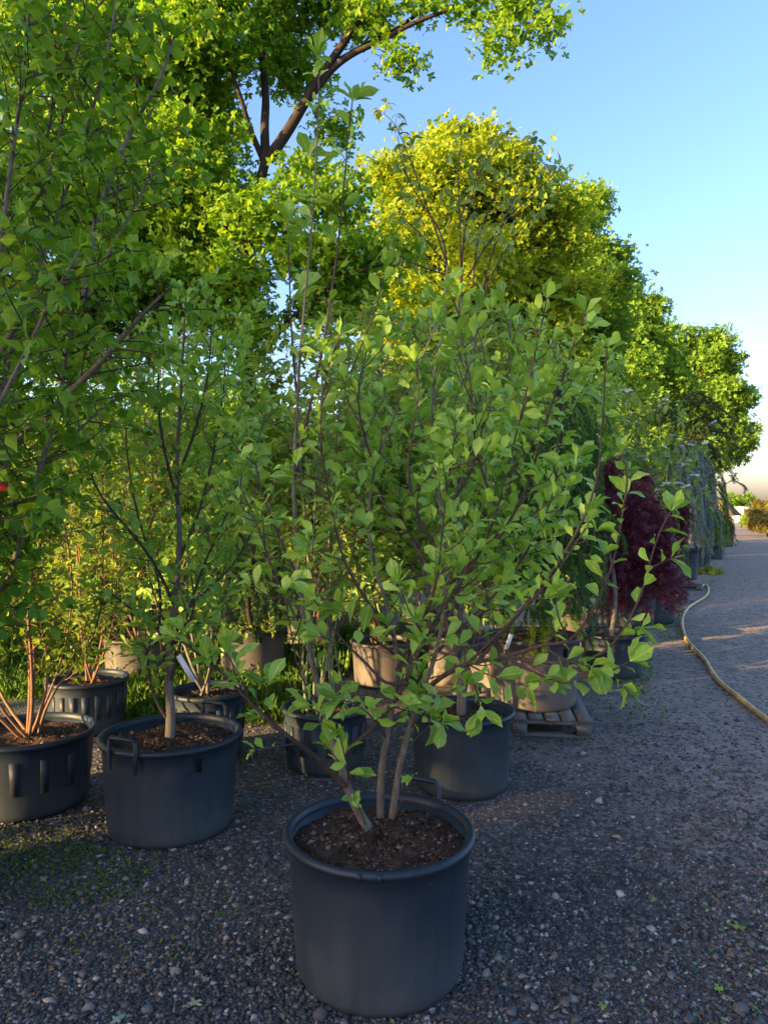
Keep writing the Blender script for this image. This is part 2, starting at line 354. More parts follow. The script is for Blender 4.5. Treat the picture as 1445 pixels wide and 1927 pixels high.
def fan(k, w, spread):                                     # a sprig of k blades from one point
    V = []; Fc = []
    for i in range(k):
        a = spread * (i / max(1, k - 1) - .5); L = 1 - .35 * abs(i / max(1, k - 1) - .5) * 2
        d = np.array((math.sin(a), math.cos(a), -.25 * abs(math.sin(a)))); x = np.array((math.cos(a), -math.sin(a), .2 * (-1) ** i)); b = len(V)
        V += [d * 0, d * .55 * L - x * w, d * L, d * .55 * L + x * w]; Fc += [(b, b + 1, b + 2), (b, b + 2, b + 3)]
    return np.array(V), np.array(Fc)
SPRIG = fan(4, .22, 3.0); SPRIG3 = fan(3, .24, 2.6); LACE = fan(5, .05, 2.2)

# ------------------------------------------------------------------ plants
def ortho(rng, t):
    v = rng.normal(size=3); v -= t * np.dot(v, t); return v / (np.linalg.norm(v) + 1e-9)
class Leaves:
    def __init__(s): s.p = []; s.d = []; s.n = []; s.s = []
    def add(s, p, d, n, sz): s.p.append(p); s.d.append(d); s.n.append(n); s.s.append(sz)
    def arr(s): return np.array(s.p), unit(np.array(s.d)), unit(np.array(s.n)), np.array(s.s)
def leaf_along(rng, L, P, size, step, start=.0, tip=4, droop=0.0, spread=.9, upn=.7):
    """leaves spiralled along polyline P plus a whorl at its tip."""
    seg = np.linalg.norm(np.diff(P, axis=0), axis=1); cum = np.concatenate([[0], np.cumsum(seg)]); tot = cum[-1]
    t = tot * start + step * rng.uniform(.2, 1); ang = rng.uniform(0, 6.28)
    UP = np.array((0, 0, 1.))
    while t < tot:
        i = min(len(seg) - 1, np.searchsorted(cum, t) - 1); f = (t - cum[i]) / (seg[i] + 1e-9); p = P[i] + (P[i + 1] - P[i]) * f
        T = unit(P[i + 1] - P[i]); a = ortho(rng, T); d = T * rng.uniform(.25, .8) + a * spread + UP * (.15 - droop)
        L.add(p, d, UP * upn + T * .2 + rng.normal(size=3) * .45, size * rng.uniform(.5, 1.18)); t += step * rng.uniform(.6, 1.4)
    T = unit(P[-1] - P[-2])
    for k in range(tip):
        a = ortho(rng, T); d = T * rng.uniform(.35, 1.2) + a * spread * rng.uniform(.4, 1) - UP * droop
        L.add(P[-1], d, UP * upn + a * -.3 + rng.normal(size=3) * .4, size * rng.uniform(.6, 1.15))
def twigs_on(rng, P, every, length, u0=.15, u1=1.0, up=.4, out=.9, bend=.25, pts=5, centre=None):
    seg = np.linalg.norm(np.diff(P, axis=0), axis=1); cum = np.concatenate([[0], np.cumsum(seg)]); tot = cum[-1]
    t = tot * u0 + every * rng.uniform(0, 1); out_l = []
    while t < tot * u1:
        i = min(len(seg) - 1, np.searchsorted(cum, t) - 1); f = (t - cum[i]) / (seg[i] + 1e-9); p = P[i] + (P[i + 1] - P[i]) * f
        T = unit(P[i + 1] - P[i]); a = ortho(rng, T)
        if centre is not None:
            r = p - centre; r[2] = 0; a = a + unit(r) * .6
        ln = length * rng.uniform(.45, 1.2) * (1 - .45 * t / tot)
        d = unit(T * .5 + a * out + np.array((0, 0, up))); Q = [p]
        for k in range(pts - 1):
            Q.append(Q[-1] + d * ln / (pts - 1)); d = unit(d + np.array((0, 0, bend * rng.uniform(.2, 1))) + rng.normal(size=3) * .13)
        out_l.append(np.array(Q)); t += every * rng.uniform(.6, 1.5)
    return out_l
def in_view(p):
    Y = np.maximum(p[:, 1], .1); x = p[:, 0] / Y * F + CX; y = CY - (p[:, 2] - EYE) / Y * F
    return (p[:, 1] > .3) & (x > -10) & (x < 1455) & (y > -10) & (y < 1937)
def place_leaves(root, L, prof, mat_o, mat, nobj=300, fold=.35, curl=.2, name='leaf'):
    p, d, n, s = L.arr(); loc = root_loc(root)
    score = s / np.maximum(p[:, 1], .3) * in_view(p); order = np.argsort(-score)
    sel = order[:nobj] if nobj else order[:0]; rest = order[len(sel):]
    if len(sel):
        meshes = [mk_mesh(name, v, f, mat_o, True) for v, f in variants(prof, 6, fold=fold, curl=curl)]
        for k, i in enumerate(sel):
            o = link(name, meshes[k % 6], root); o.matrix_local = leafmat(p[i] - loc, d[i], n[i], s[i])
    if len(rest):
        b = Bag(); vs = variants(low(prof) if nobj == 0 else prof, 4, fold=fold, curl=curl)
        for k in range(4):
            q = rest[k::4]
            if len(q): b.add(*scatter(vs[k], p[q], d[q], n[q], s[q]))
        b.build('foliage', mat, root, True, 'stuff')

def make_pot(root, c, R, h, mat='pot', handles=(), ribs=0, soil_z=.05, slots=(), seed=0, detail=1, nubs=False):
    c = np.asarray(c, float); rg = np.random.default_rng(seed); t = .012; Rb = R * .86
    a1, a2 = rg.uniform(0, 6.28, 2)
    wob = lambda a: .008 * np.sin(2 * a + a1) + .005 * np.sin(3 * a + a2)
    Ro = R - .018
    def rad(z): return Rb + (Ro - Rb) * (z / h) ** .9
    prof = [(0.01, .004), (Rb * .9, .004), (Rb * .97, .008), (Rb, .03)] + [(rad(z), z) for z in np.linspace(.06, h - .035, 8)] + [(rad(h - .035) + .004, h - .03), (Ro + .002, h - .016), (Ro - t, h - .012), (Ro - t - .01, h - .2), (Ro - t - .012, h - .24)]
    body = obj('pot', *lathe(prof, 64 if detail else 32, c, wob), M[mat], root, True)
    rim = [(Ro - t, h - .03), (Ro - .004, h - .034), (R - .003, h - .026), (R + .002, h - .012), (R - .004, h - .001), (R - .016, h + .003), (Ro - .006, h - .002), (Ro - t - .003, h - .014), (Ro - t, h - .03)]
    obj('rim', *lathe(rim, 64 if detail else 32, c, wob), M[mat], body, True)
    for ha in handles:
        x = np.array((math.cos(ha), math.sin(ha), 0)); y = np.array((-math.sin(ha), math.cos(ha), 0)); w = .075
        base = c + x * (R + .004); zz = np.array((0, 0, 1.))
        P = [base - y * w + zz * (h - .09), base - y * w + zz * (h + .045), base - y * (w - .012) + zz * (h + .06), base + y * (w - .012) + zz * (h + .06), base + y * w + zz * (h + .045), base + y * w + zz * (h - .09)]
        obj('handle', *tube(np.array(P), np.full(6, .011), 6), M[mat], body, False)
    for k in range(ribs):
        a = k / ribs * 2 * math.pi; z = h - .17; r = rad(z) + .004; bb = Bag()
        bb.add(*box((0, 0, 0), .014, .045, .17)); V, Fc = bb.get()
        V[:, 1] *= np.where(V[:, 2] > 0, 1.0, .85); V[:, 0] -= np.where(V[:, 2] > 0, 0, .012)
        V = np.stack([V[:, 0] * math.cos(a) - V[:, 1] * math.sin(a), V[:, 0] * math.sin(a) + V[:, 1] * math.cos(a), V[:, 2]], 1) + c + np.array((r * math.cos(a), r * math.sin(a), z))
        obj('rib', V, Fc, M[mat], body)
    for a in slots:
        z = h - .085; r = rad(z) + .001
        V, Fc = box(c + np.array((r * math.cos(a), r * math.sin(a), z)), .012, .028, .06, a); obj('slot', V, Fc, M['wire_dark'], body)
    if nubs:
        for a in (-1.75, -1.56):
            V, Fc = box(c + np.array(((R + .002) * math.cos(a), (R + .002) * math.sin(a), h - .013)), .012, .014, .02, a); obj('nub', V, Fc, M[mat], body)
    # soil: an uneven disc with crumbs
    na, nr = (72, 22) if detail > 1 else (36, 9); Rs = Ro - t - .006; zs = h - soil_z
    A, RR = np.meshgrid(np.arange(na) / na * 2 * math.pi, np.linspace(0.02, 1, nr)); ph = rg.uniform(0, 6.28, 8)
    x = RR * np.cos(A); y = RR * np.sin(A)
    hgt = .022 * (1 - RR ** 2) + .010 * np.sin(5 * x + ph[0]) * np.sin(6 * y + ph[1]) + .006 * np.sin(13 * x + ph[2] + 4 * y) * np.sin(11 * y + ph[3]) + rg.normal(size=x.shape) * .0045
    V = np.stack([x * Rs, y * Rs, hgt + zs], -1).reshape(-1, 3) + c; Fc = []
    for i in range(nr - 1):
        k = np.arange(na); k2 = (k + 1) % na; b = i * na; d = b + na
        Fc += [np.stack([b + k, d + k, d + k2], 1), np.stack([b + k, d + k2, b + k2], 1)]
    Fc.append(np.stack([np.zeros(na - 2, int), np.arange(1, na - 1), np.arange(2, na)], 1))
    soil = obj('soil', V, np.concatenate(Fc), M['soil'], root, True)
    nc = (300, 700, 1800)[min(2, detail)] if detail else 0
    if nc:
        r = np.sqrt(rg.uniform(0, .97, nc)); a = rg.uniform(0, 6.28, nc)
        zz = .022 * (1 - r ** 2) + .010 * np.sin(5 * r * np.cos(a) + ph[0]) * np.sin(6 * r * np.sin(a) + ph[1])
        pos = np.stack([r * np.cos(a) * Rs, r * np.sin(a) * Rs, zz + zs], 1) + c
        b = Bag(); b.add(*chips(rg, pos, rg.uniform(.003, .009, nc) * (1 + (rg.uniform(size=nc) > .95) * 1.2), stretch=2.6)); b.build('soil_crumbs', M['crumb'], soil, False, 'stuff')
    return c + np.array((0, 0, zs + .01))
OCT = np.array([(1, 0, 0), (-1, 0, 0), (0, 1, 0), (0, -1, 0), (0, 0, 1), (0, 0, -1)], float)
OCTF = np.array([(0, 2, 4), (2, 1, 4), (1, 3, 4), (3, 0, 4), (2, 0, 5), (1, 2, 5), (3, 1, 5), (0, 3, 5)])
ICO = None
def chips(rg, pos, size, stretch=1.5, flat=.6):
    """small angular stones: jittered, rotated boxes-with-clipped-corners."""
    N = len(pos); V = OCT[None] + rg.uniform(-.38, .38, (N, 6, 3))
    sc = np.stack([np.ones(N), rg.uniform(1 / stretch, 1, N), rg.uniform(flat * .7, flat * 1.3, N)], 1)
    V = V * sc[:, None, :] * np.asarray(size)[:, None, None]
    a = rg.uniform(0, 6.28, N); tl = rg.normal(size=N) * .35
    ca, sa = np.cos(a)[:, None], np.sin(a)[:, None]; ct, s_t = np.cos(tl)[:, None], np.sin(tl)[:, None]
    x, y, z = V[..., 0], V[..., 1], V[..., 2]; y, z = y * ct - z * s_t, y * s_t + z * ct
    V = np.stack([x * ca - y * sa, x * sa + y * ca, z], -1) + pos[:, None, :]
    return V.reshape(-1, 3), (OCTF[None] + (np.arange(N) * 6)[:, None, None]).reshape(-1, 3)
def stone_mesh(seed, sub=1):
    rg = np.random.default_rng(seed); V = OCT.copy(); Fc = OCTF
    for _ in range(sub):
        nv = list(V); cache = {}; nf = []
        def m(a, b):
            k = (min(a, b), max(a, b))
            if k not in cache: cache[k] = len(nv); nv.append(unit(nv[a] + nv[b]))
            return cache[k]
        for a, b, c in Fc: ab, bc, ca = m(a, b), m(b, c), m(c, a); nf += [(a, ab, ca), (ab, b, bc), (ca, bc, c), (ab, bc, ca)]
        V = np.array(nv); Fc = np.array(nf)
    V = V * (1 + rg.uniform(-.16, .16, (len(V), 1))) * np.array((1, rg.uniform(.6, .95), rg.uniform(.45, .75)))
    for _ in range(3):                                    # flat broken faces
        nn = unit(rg.normal(size=3)); dd = V @ nn; V = V - np.maximum(dd - .62, 0)[:, None] * nn
    return V, Fc
n = NT('dark_opening'); M['wire_dark'] = n.set((.006, .006, .007), .9, .1)

# ================================================================== THE SETTING
gx = np.concatenate([[-900, -300, -120, -60], np.linspace(-30, 30, 41), [60, 120, 300, 900]]); gy = np.concatenate([[-300, -60], np.linspace(-10, 40, 51), [60, 120, 300, 900, 2000]])
GX, GY = np.meshgrid(gx, gy); nxx = len(gx); V = np.stack([GX, GY, np.zeros_like(GX)], -1).reshape(-1, 3)
I, J = np.meshgrid(np.arange(nxx - 1), np.arange(len(gy) - 1)); a = (J * nxx + I).ravel()
ground = obj('ground', V, np.concatenate([np.stack([a, a + 1, a + nxx + 1], 1), np.stack([a, a + nxx + 1, a + nxx], 1)]), M['ground'], None, False, 'structure')
ground['label'] = 'dark gravel yard and track with beaten brown dirt'

rg = np.random.default_rng(3)
def frustum_points(N, y0, y1, bias=1.0, margin=.06):
    """points on the ground inside the view between two image rows."""
    py = y0 + (y1 - y0) * rg.uniform(size=N) ** bias; pxx = rg.uniform(-60, 1505, N); Y = EYE * F / (py - CY)
    return np.stack([(pxx - CX) / F * Y, Y, np.zeros(N)], 1)
N = 62000; py = 1290 + 680 * rg.uniform(size=N); Yv = EYE * F / (py - CY); Xv = (rg.uniform(-60, 1505, N) - CX) / F * Yv
keep = rg.uniform(size=N) < np.clip(1.35 - .34 * (Yv - 2.3) - .45 * np.sin(Xv * 1.7 + Yv * .9) * np.sin(Yv * 1.3 - Xv), .10, 1)
pos = np.stack([Xv, Yv, np.zeros(N)], 1)[keep]
sz = (.0042 + .0105 * rg.uniform(size=len(pos)) ** 2.6) * (1 + (rg.uniform(size=len(pos)) > .975) * 1.1)
pos[:, 2] = sz * .15
b = Bag(); b.add(*chips(rg, pos, sz)); b.build('gravel', M['chips'], None, False, 'stuff')
bpy.data.objects['gravel']['label'] = 'loose dark grey gravel chips covering the yard'

sm = [mk_mesh('stone', *stone_mesh(i, 1), M['stone']) for i in range(8)]
spots = [(500, 1622, .030), (474, 1620, .018), (330, 1832, .026), (278, 1905, .026), (308, 1826, .016), (78, 1762, .024), (604, 1912, .03), (192, 1762, .014), (975, 1772, .022), (1047, 1556, .020), (936, 1802, .018), (1262, 1838, .02), (1196, 1500, .018), (988, 1516, .015), (1312, 1502, .02), (167, 1902, .024), (1440, 1645, .018), (520, 1738, .014), (1005, 1900, .02), (1255, 1785, .018), (930, 1750, .018), (232, 1632, .02), (1392, 1905, .03)]
r2 = random.Random(5)
for _ in range(190):
    spots.append((r2.uniform(-20, 1460), 1330 + 600 * r2.random() ** .8, r2.uniform(.009, .017)))
for i, (x, y, s) in enumerate(spots):
    o = link('stone', sm[i % 8], ground); p = grd(x, y); o.location = (p[0], p[1], s * .3); o.scale = (s, s, s); o.rotation_euler = (0, 0, r2.uniform(0, 6.28))

# ================================================================== NEAR POTTED PLANTS
def curve_stem(rng, base, tip, sag=.0, jit=.05, k=6):
    base, tip = np.asarray(base, float), np.asarray(tip, float); L = np.linalg.norm(tip - base); P = []
    side = rng.normal(size=3) * jit * L; side2 = rng.normal(size=3) * jit * L
    for t in np.linspace(0, 1, k):
        q = base + (tip - base) * t; out = (tip - base) * np.array((1, 1, 0)); q = q + out * (.35 * (t * t - t)) + side * math.sin(t * math.pi) + side2 * math.sin(2 * t * math.pi) * .6; q[2] -= sag * math.sin(t * math.pi) * L; P.append(q)
    return smooth_line(P, 3)

# ---- the large multi-stemmed magnolia in front
c1 = np.array((px(714, 1840, 2.6)[0], 2.6, 0.0))
root = thing('potted_magnolia', 'large open leafy shrub with several pale stems in the nearest big black pot', 'potted shrub', c1)
make_pot(root, c1, .335, .485, 'pot', handles=(math.radians(62),), seed=1, detail=2, nubs=True)
B = [
 ([(702, 1585, 2.675), (693, 1560, 2.66), (668, 1515, 2.64), (650, 1470, 2.62), (625, 1390, 2.61), (603, 1310, 2.6), (577, 1200, 2.6), (562, 1090, 2.62), (555, 980, 2.63), (553, 880, 2.64), (560, 760, 2.65), (565, 660, 2.66), (578, 520, 2.68), (590, 380, 2.7), (597, 260, 2.71), (600, 170, 2.72), (597, 110, 2.72)], .0235, .003, 'w'),
 ([(553, 900, 2.64), (575, 800, 2.6), (600, 690, 2.58), (618, 590, 2.57), (635, 470, 2.56), (648, 340, 2.55), (655, 260, 2.55), (663, 190, 2.55)], .008, .003, 'w'),
 ([(560, 760, 2.65), (550, 650, 2.72), (546, 560, 2.76), (543, 480, 2.8), (540, 420, 2.82)], .006, .003, 'w'),
 ([(654, 1484, 2.625), (600, 1430, 2.52), (550, 1392, 2.4), (500, 1350, 2.35), (445, 1295, 2.32), (400, 1250, 2.3), (360, 1222, 2.28), (332, 1200, 2.27)], .0115, .004, 'l'),
 ([(717, 1565, 2.745), (716, 1544, 2.74), (717, 1460, 2.72), (727, 1390, 2.7), (738, 1330, 2.69), (745, 1260, 2.68), (742, 1200, 2.68), (725, 1130, 2.7), (703, 1060, 2.72), (693, 980, 2.75), (705, 880, 2.78), (735, 800, 2.8), (765, 730, 2.8), (800, 660, 2.8), (822, 605, 2.8)], .019, .004, ''),
 ([(733, 1565, 2.745), (737, 1544, 2.74), (752, 1440, 2.72), (772, 1370, 2.7), (795, 1300, 2.68), (820, 1230, 2.68), (835, 1150, 2.72), (838, 1050, 2.76), (830, 970, 2.8), (815, 880, 2.84), (812, 790, 2.88), (818, 700, 2.9), (830, 640, 2.92)], .0185, .004, ''),
 ([(792, 1308, 2.68), (830, 1275, 2.6), (880, 1250, 2.52), (950, 1236, 2.46), (1020, 1215, 2.42), (1070, 1205, 2.4), (1105, 1165, 2.38), (1140, 1095, 2.37), (1160, 1030, 2.36), (1172, 960, 2.36), (1180, 900, 2.36), (1170, 855, 2.36)], .011, .004, 'r'),
 ([(950, 1236, 2.46), (1040, 1248, 2.36), (1115, 1238, 2.3), (1165, 1198, 2.26), (1205, 1120, 2.24), (1225, 1050, 2.23), (1242, 1000, 2.22), (1262, 962, 2.22)], .008, .003, 'r'),
 ([(770, 1285, 2.5), (726, 1285, 2.48), (690, 1250, 2.46), (645, 1205, 2.44), (612, 1160, 2.42), (590, 1095, 2.42), (580, 1040, 2.42)], .007, .003, 'l'),
 ([(636, 1428, 2.61), (700, 1372, 2.56), (745, 1315, 2.51), (768, 1272, 2.5), (800, 1200, 2.5), (850, 1120, 2.52), (900, 1045, 2.54), (935, 960, 2.56), (960, 860, 2.58), (985, 760, 2.6), (1005, 670, 2.62), (1022, 595, 2.63), (1028, 560, 2.63)], .011, .003, ''),
 ([(835, 1150, 2.72), (880, 1080, 2.7), (940, 1010, 2.66), (985, 930, 2.62), (1012, 850, 2.6), (1042, 750, 2.58), (1068, 680, 2.57), (1090, 615, 2.56), (1100, 590, 2.56)], .009, .003, ''),
 ([(900, 1243, 2.5), (980, 1150, 2.46), (1050, 1060, 2.43), (1100, 970, 2.4), (1125, 890, 2.4), (1133, 800, 2.4), (1138, 720, 2.4), (1142, 652, 2.4)], .008, .003, 'u'),
 ([(742, 1200, 2.68), (690, 1130, 2.62), (650, 1060, 2.58), (628, 980, 2.56), (610, 880, 2.54), (603, 800, 2.52), (615, 700, 2.5), (640, 630, 2.5)], .008, .003, ''),
 ([(838, 1050, 2.76), (790, 980, 2.7), (770, 900, 2.66), (775, 820, 2.62), (788, 740, 2.6), (780, 680, 2.6)], .008, .003, ''),
 ([(830, 970, 2.8), (880, 900, 2.82), (905, 820, 2.84), (915, 720, 2.86), (905, 640, 2.88), (880, 585, 2.88)], .007, .003, ''),
 ([(577, 1200, 2.6), (540, 1130, 2.58), (505, 1050, 2.56), (475, 965, 2.55), (445, 905, 2.55)], .007, .003, ''),
 ([(562, 1090, 2.62), (525, 1010, 2.7), (495, 930, 2.76), (480, 860, 2.8), (500, 780, 2.82)], .007, .003, ''),
 ([(610, 1340, 2.57), (565, 1270, 2.5), (548, 1190, 2.46), (535, 1120, 2.44)], .005, .0025, 'l'),
 ([(654, 1484, 2.625), (655, 1450, 2.52), (648, 1420, 2.44), (640, 1385, 2.43)], .005, .003, 't'),
 ([(742, 1545, 2.74), (762, 1490, 2.62), (776, 1462, 2.47)], .003, .002, 's'),
 ([(690, 1560, 2.66), (676, 1520, 2.55), (668, 1508, 2.45)], .003, .002, 's'),
 ([(950, 1236, 2.46), (1010, 1268, 2.36), (1060, 1285, 2.3), (1105, 1282, 2.26)], .006, .003, 't'),
 ([(1060, 1246, 2.35), (1100, 1265, 2.28), (1150, 1262, 2.24), (1185, 1245, 2.22)], .005, .003, 't'),
 ([(880, 1250, 2.52), (895, 1295, 2.46), (905, 1335, 2.42)], .005, .003, 't'),
 ([(880, 1250, 2.52), (940, 1190, 2.44), (1000, 1130, 2.38), (1045, 1080, 2.34), (1085, 1020, 2.32), (1110, 980, 2.3)], .006, .003, 'r'),
 ([(745, 1260, 2.65), (790, 1180, 2.56), (820, 1100, 2.48), (830, 1020, 2.44), (838, 940, 2.42), (850, 860, 2.4), (858, 790, 2.4)], .007, .003, ''),
 ([(705, 880, 2.78), (680, 800, 2.7), (675, 730, 2.66), (690, 660, 2.64)], .006, .003, ''),
 ([(935, 960, 2.56), (905, 880, 2.5), (890, 800, 2.46), (885, 720, 2.44), (870, 640, 2.44), (862, 560, 2.44)], .006, .003, ''),
 ([(820, 1230, 2.68), (870, 1180, 2.76), (930, 1120, 2.84), (985, 1050, 2.9), (1030, 960, 2.95), (1050, 880, 2.98)], .007, .003, ''),
 ([(520, 1368, 2.37), (500, 1330, 2.32), (505, 1290, 2.28)], .004, .002, 't'),
 ([(560, 1400, 2.41), (520, 1405, 2.34), (480, 1412, 2.3)], .003, .002, 's'),
 ([(727, 1390, 2.7), (700, 1350, 2.58), (668, 1325, 2.5), (640, 1318, 2.45)], .004, .002, 't'),
 ([(738, 1330, 2.69), (790, 1345, 2.56), (832, 1362, 2.48)], .004, .002, 't'),
 ([(772, 1370, 2.7), (800, 1340, 2.58), (835, 1308, 2.5), (872, 1288, 2.46)], .004, .002, 't'),
 ([(625, 1390, 2.61), (608, 1350, 2.5), (582, 1330, 2.44)], .004, .002, 't'),
 ([(1020, 1215, 2.42), (1060, 1240, 2.32), (1112, 1256, 2.26)], .004, .002, 't'),
 ([(1115, 1238, 2.3), (1150, 1268, 2.24), (1172, 1288, 2.22)], .004, .002, 't'),
 ([(1070, 1205, 2.4), (1050, 1160, 2.32), (1045, 1118, 2.28)], .004, .002, 't'),
 ([(880, 1250, 2.52), (930, 1275, 2.42), (985, 1290, 2.36)], .004, .002, 't'),
 ([(740, 1230, 2.67), (700, 1200, 2.52), (665, 1180, 2.46), (640, 1150, 2.42)], .005, .002, 't'),
 ([(800, 1200, 2.5), (770, 1150, 2.42), (750, 1100, 2.38)], .005, .002, 't'),
 ([(850, 1120, 2.52), (900, 1120, 2.4), (945, 1100, 2.34)], .005, .002, 't'),
 ([(470, 1320, 2.33), (450, 1270, 2.28), (425, 1230, 2.26)], .004, .002, 't'),
 ([(660, 700, 2.62), (700, 600, 2.64), (718, 540, 2.66), (725, 500, 2.66)], .004, .002, 'u'),
]
rng = np.random.default_rng(11); LV = Leaves(); tw = Bag(); ctr = c1
for i, (pts, r0, r1, kind) in enumerate(B):
    P = smooth_line([px(*q) for q in pts], 3)
    r0 *= .84 if r0 > .015 else .9; r1 *= .8
    st = Bag(); st.add(*tube(P, r1 + (r0 - r1) * np.linspace(1, 0, len(P)) ** 1.7 * (1 + (.45 if r0 > .015 else 0) * np.exp(-np.arange(len(P)) / 1.3)), 8 if r0 > .009 else 6)); st.build('stem' if r0 > .015 else 'branch', M['magbark'] if r0 > .0105 else M['twigbark'], root, True)
    LS = .072 * (1.0 if kind != 't' else 1.15)
    if kind == 'w':
        leaf_along(rng, LV, P, LS * 1.3, .075, .5 if i == 0 else .15, 7, spread=.8)
        if i == 0:
            for Q in twigs_on(rng, P[6:24], .085, .24, .1, 1, .35, .9, centre=ctr): tw.add(*tube(Q, (.003, .0015), 5)); leaf_along(rng, LV, Q, LS, .03, .12, 4)
        for Q in twigs_on(rng, P, .16, .10, .6, 1, .5, .7): tw.add(*tube(Q, (.002, .001), 4)); leaf_along(rng, LV, Q, LS * 1.2, .05, .3, 3)
    elif kind == 's': leaf_along(rng, LV, P, LS * .75, .05, .5, 3)
    elif kind == 'u':
        leaf_along(rng, LV, P, LS, .045, .3, 5)
    elif kind == 't':
        leaf_along(rng, LV, P, LS * 1.05, .03, .3, 6, spread=1.0)
    else:
        leaf_along(rng, LV, P, LS, .05, .45 if kind != 'l' else .7, 5)
        ev = {'l': .10, 'r': .24}.get(kind, .07)
        for Q in twigs_on(rng, P, ev, .14 if kind == 'r' else .21, (.15 if r0 > .015 else .08) if kind != 'l' else .35, .97, .3, .95, centre=ctr):
            tw.add(*tube(Q, (.003, .0015), 5)); leaf_along(rng, LV, Q, LS, .04, .2, 4)
tw.build('twigs', M['twigbark'], root, True, 'stuff')
place_leaves(root, LV, PM, M['mag_o'], M['mag'], 300)
print('main leaves', len(LV.p))

def bushy(root, rng, base, tips, prof, mats, leaf, nobj, r0=.012, bark='magbark', every=.09, twl=.3, lstep=.045, u0=.25, droop=0., tip=4, fold=.35, curl=.2, sub=False, up=.35, stems_jit=.07, spread=.9, sag=0.):
    LV = Leaves(); tw = Bag()
    for k, tpt in enumerate(tips):
        b = np.asarray(base) + np.array((rng.normal() * .03, rng.normal() * .03, -.02))
        P = curve_stem(rng, b, tpt, sag, stems_jit, 8)
        obj('stem', *tube(P, np.linspace(r0 * rng.uniform(.7, 1.1), .003, len(P)), 7), M[bark], root, True)
        for Q in twigs_on(rng, P, every, twl, u0, .98, up, .9, centre=np.asarray(base)):
            tw.add(*tube(Q, (r0 * .28, .0012), 5))
            if sub:
                for Q2 in twigs_on(rng, Q, every * 1.3, twl * .5, .25, 1, up, .9): tw.add(*tube(Q2, (.0016, .0008), 4)); leaf_along(rng, LV, Q2, leaf, lstep, .1, tip, droop, spread)
            leaf_along(rng, LV, Q, leaf, lstep, .2, tip, droop, spread)
        leaf_along(rng, LV, P, leaf, lstep * 1.3, max(u0, .5), tip, droop, spread)
    if tw.n: tw.build('twigs', M['twigbark'] if bark == 'magbark' else M[bark], root, True, 'stuff')
    place_leaves(root, LV, prof, M[mats[0]], M[mats[1]], nobj, fold, curl)
    return LV

# ---- second magnolia, left
c2 = px(322, 1378, 3.76); c2[2] = 0; rng = np.random.default_rng(21)
root = thing('potted_magnolia', 'leafy shrub with one forked trunk in smooth black pot with square rim handles', 'potted shrub', c2)
top = make_pot(root, c2, .35, .475, 'pot', handles=(math.radians(248), math.radians(66)), seed=2, detail=2, slots=(math.radians(-52),))
T2 = px(320, 1385, 3.74)
trunk = smooth_line([px(320, 1392, 3.74), px(321, 1340, 3.74), px(317, 1270, 3.75), px(321, 1200, 3.77), px(330, 1120, 3.8), px(338, 1010, 3.83), px(332, 900, 3.85), px(338, 780, 3.86), px(345, 650, 3.86), px(350, 560, 3.86)], 3)
obj('trunk', *tube(trunk, np.linspace(.026, .004, len(trunk)), 8), M['magbark'], root, True)
LV = Leaves(); tw = Bag()
lim = [[(322, 1362, 3.74), (300, 1330, 3.72), (284, 1290, 3.7), (276, 1220, 3.68), (272, 1150, 3.66)],
 [(318, 1290, 3.75), (335, 1230, 3.7), (355, 1150, 3.66), (385, 1060, 3.6), (430, 960, 3.56), (455, 880, 3.54)],
 [(318, 1270, 3.75), (300, 1190, 3.8), (300, 1100, 3.86), (262, 980, 3.9), (240, 860, 3.94), (235, 740, 3.96)],
 [(328, 1140, 3.79), (290, 1060, 3.7), (245, 1000, 3.62), (195, 940, 3.56), (165, 880, 3.52)],
 [(334, 1060, 3.82), (375, 960, 3.9), (400, 860, 3.96), (420, 740, 4.0), (425, 640, 4.02)],
 [(336, 950, 3.84), (310, 850, 3.74), (298, 760, 3.68), (300, 660, 3.64)],
 [(325, 1170, 3.78), (380, 1120, 3.9), (440, 1060, 4.0), (480, 990, 4.06)],
 [(300, 1190, 3.8), (240, 1140, 3.74), (190, 1105, 3.7)],
 [(334, 900, 3.85), (370, 800, 3.78), (392, 700, 3.74), (398, 610, 3.72)],
 [(320, 1215, 3.77), (350, 1180, 3.6), (365, 1140, 3.5), (360, 1080, 3.45)]]
for q in [None] + lim:
    if q is None: P = trunk[12:]
    else:
        P = smooth_line([px(*a) for a in q], 3); obj('branch', *tube(P, np.linspace(.010, .003, len(P)), 6), M['twigbark'], root, True)
    leaf_along(rng, LV, P, .085, .05, .35, 5)
    for Q in twigs_on(rng, P, .06, .30, .22, .98, .35, .95, centre=c2): tw.add(*tube(Q, (.003, .0014), 5)); leaf_along(rng, LV, Q, .075, .030, .12, 4)
tw.build('twigs', M['twigbark'], root, True, 'stuff'); place_leaves(root, LV, PM, M['mag_o'], M['mag'], 300)
# white label hanging on it
tg = tag(obj('plant_label', *box((0, 0, 0), .026, .004, .15), M['tag']), 'white plastic strip label hanging beside the forked trunk', 'label'); tg.location = px(350, 1258, 3.62); tg.rotation_euler = (.1, math.radians(-28), .2)
wr = obj('tie', *tube(np.array([(0, 0, .07), (-.012, 0, .10), (-.03, .03, .15), (-.045, .07, .16)]), .0015, 4), M['tag'], tg)

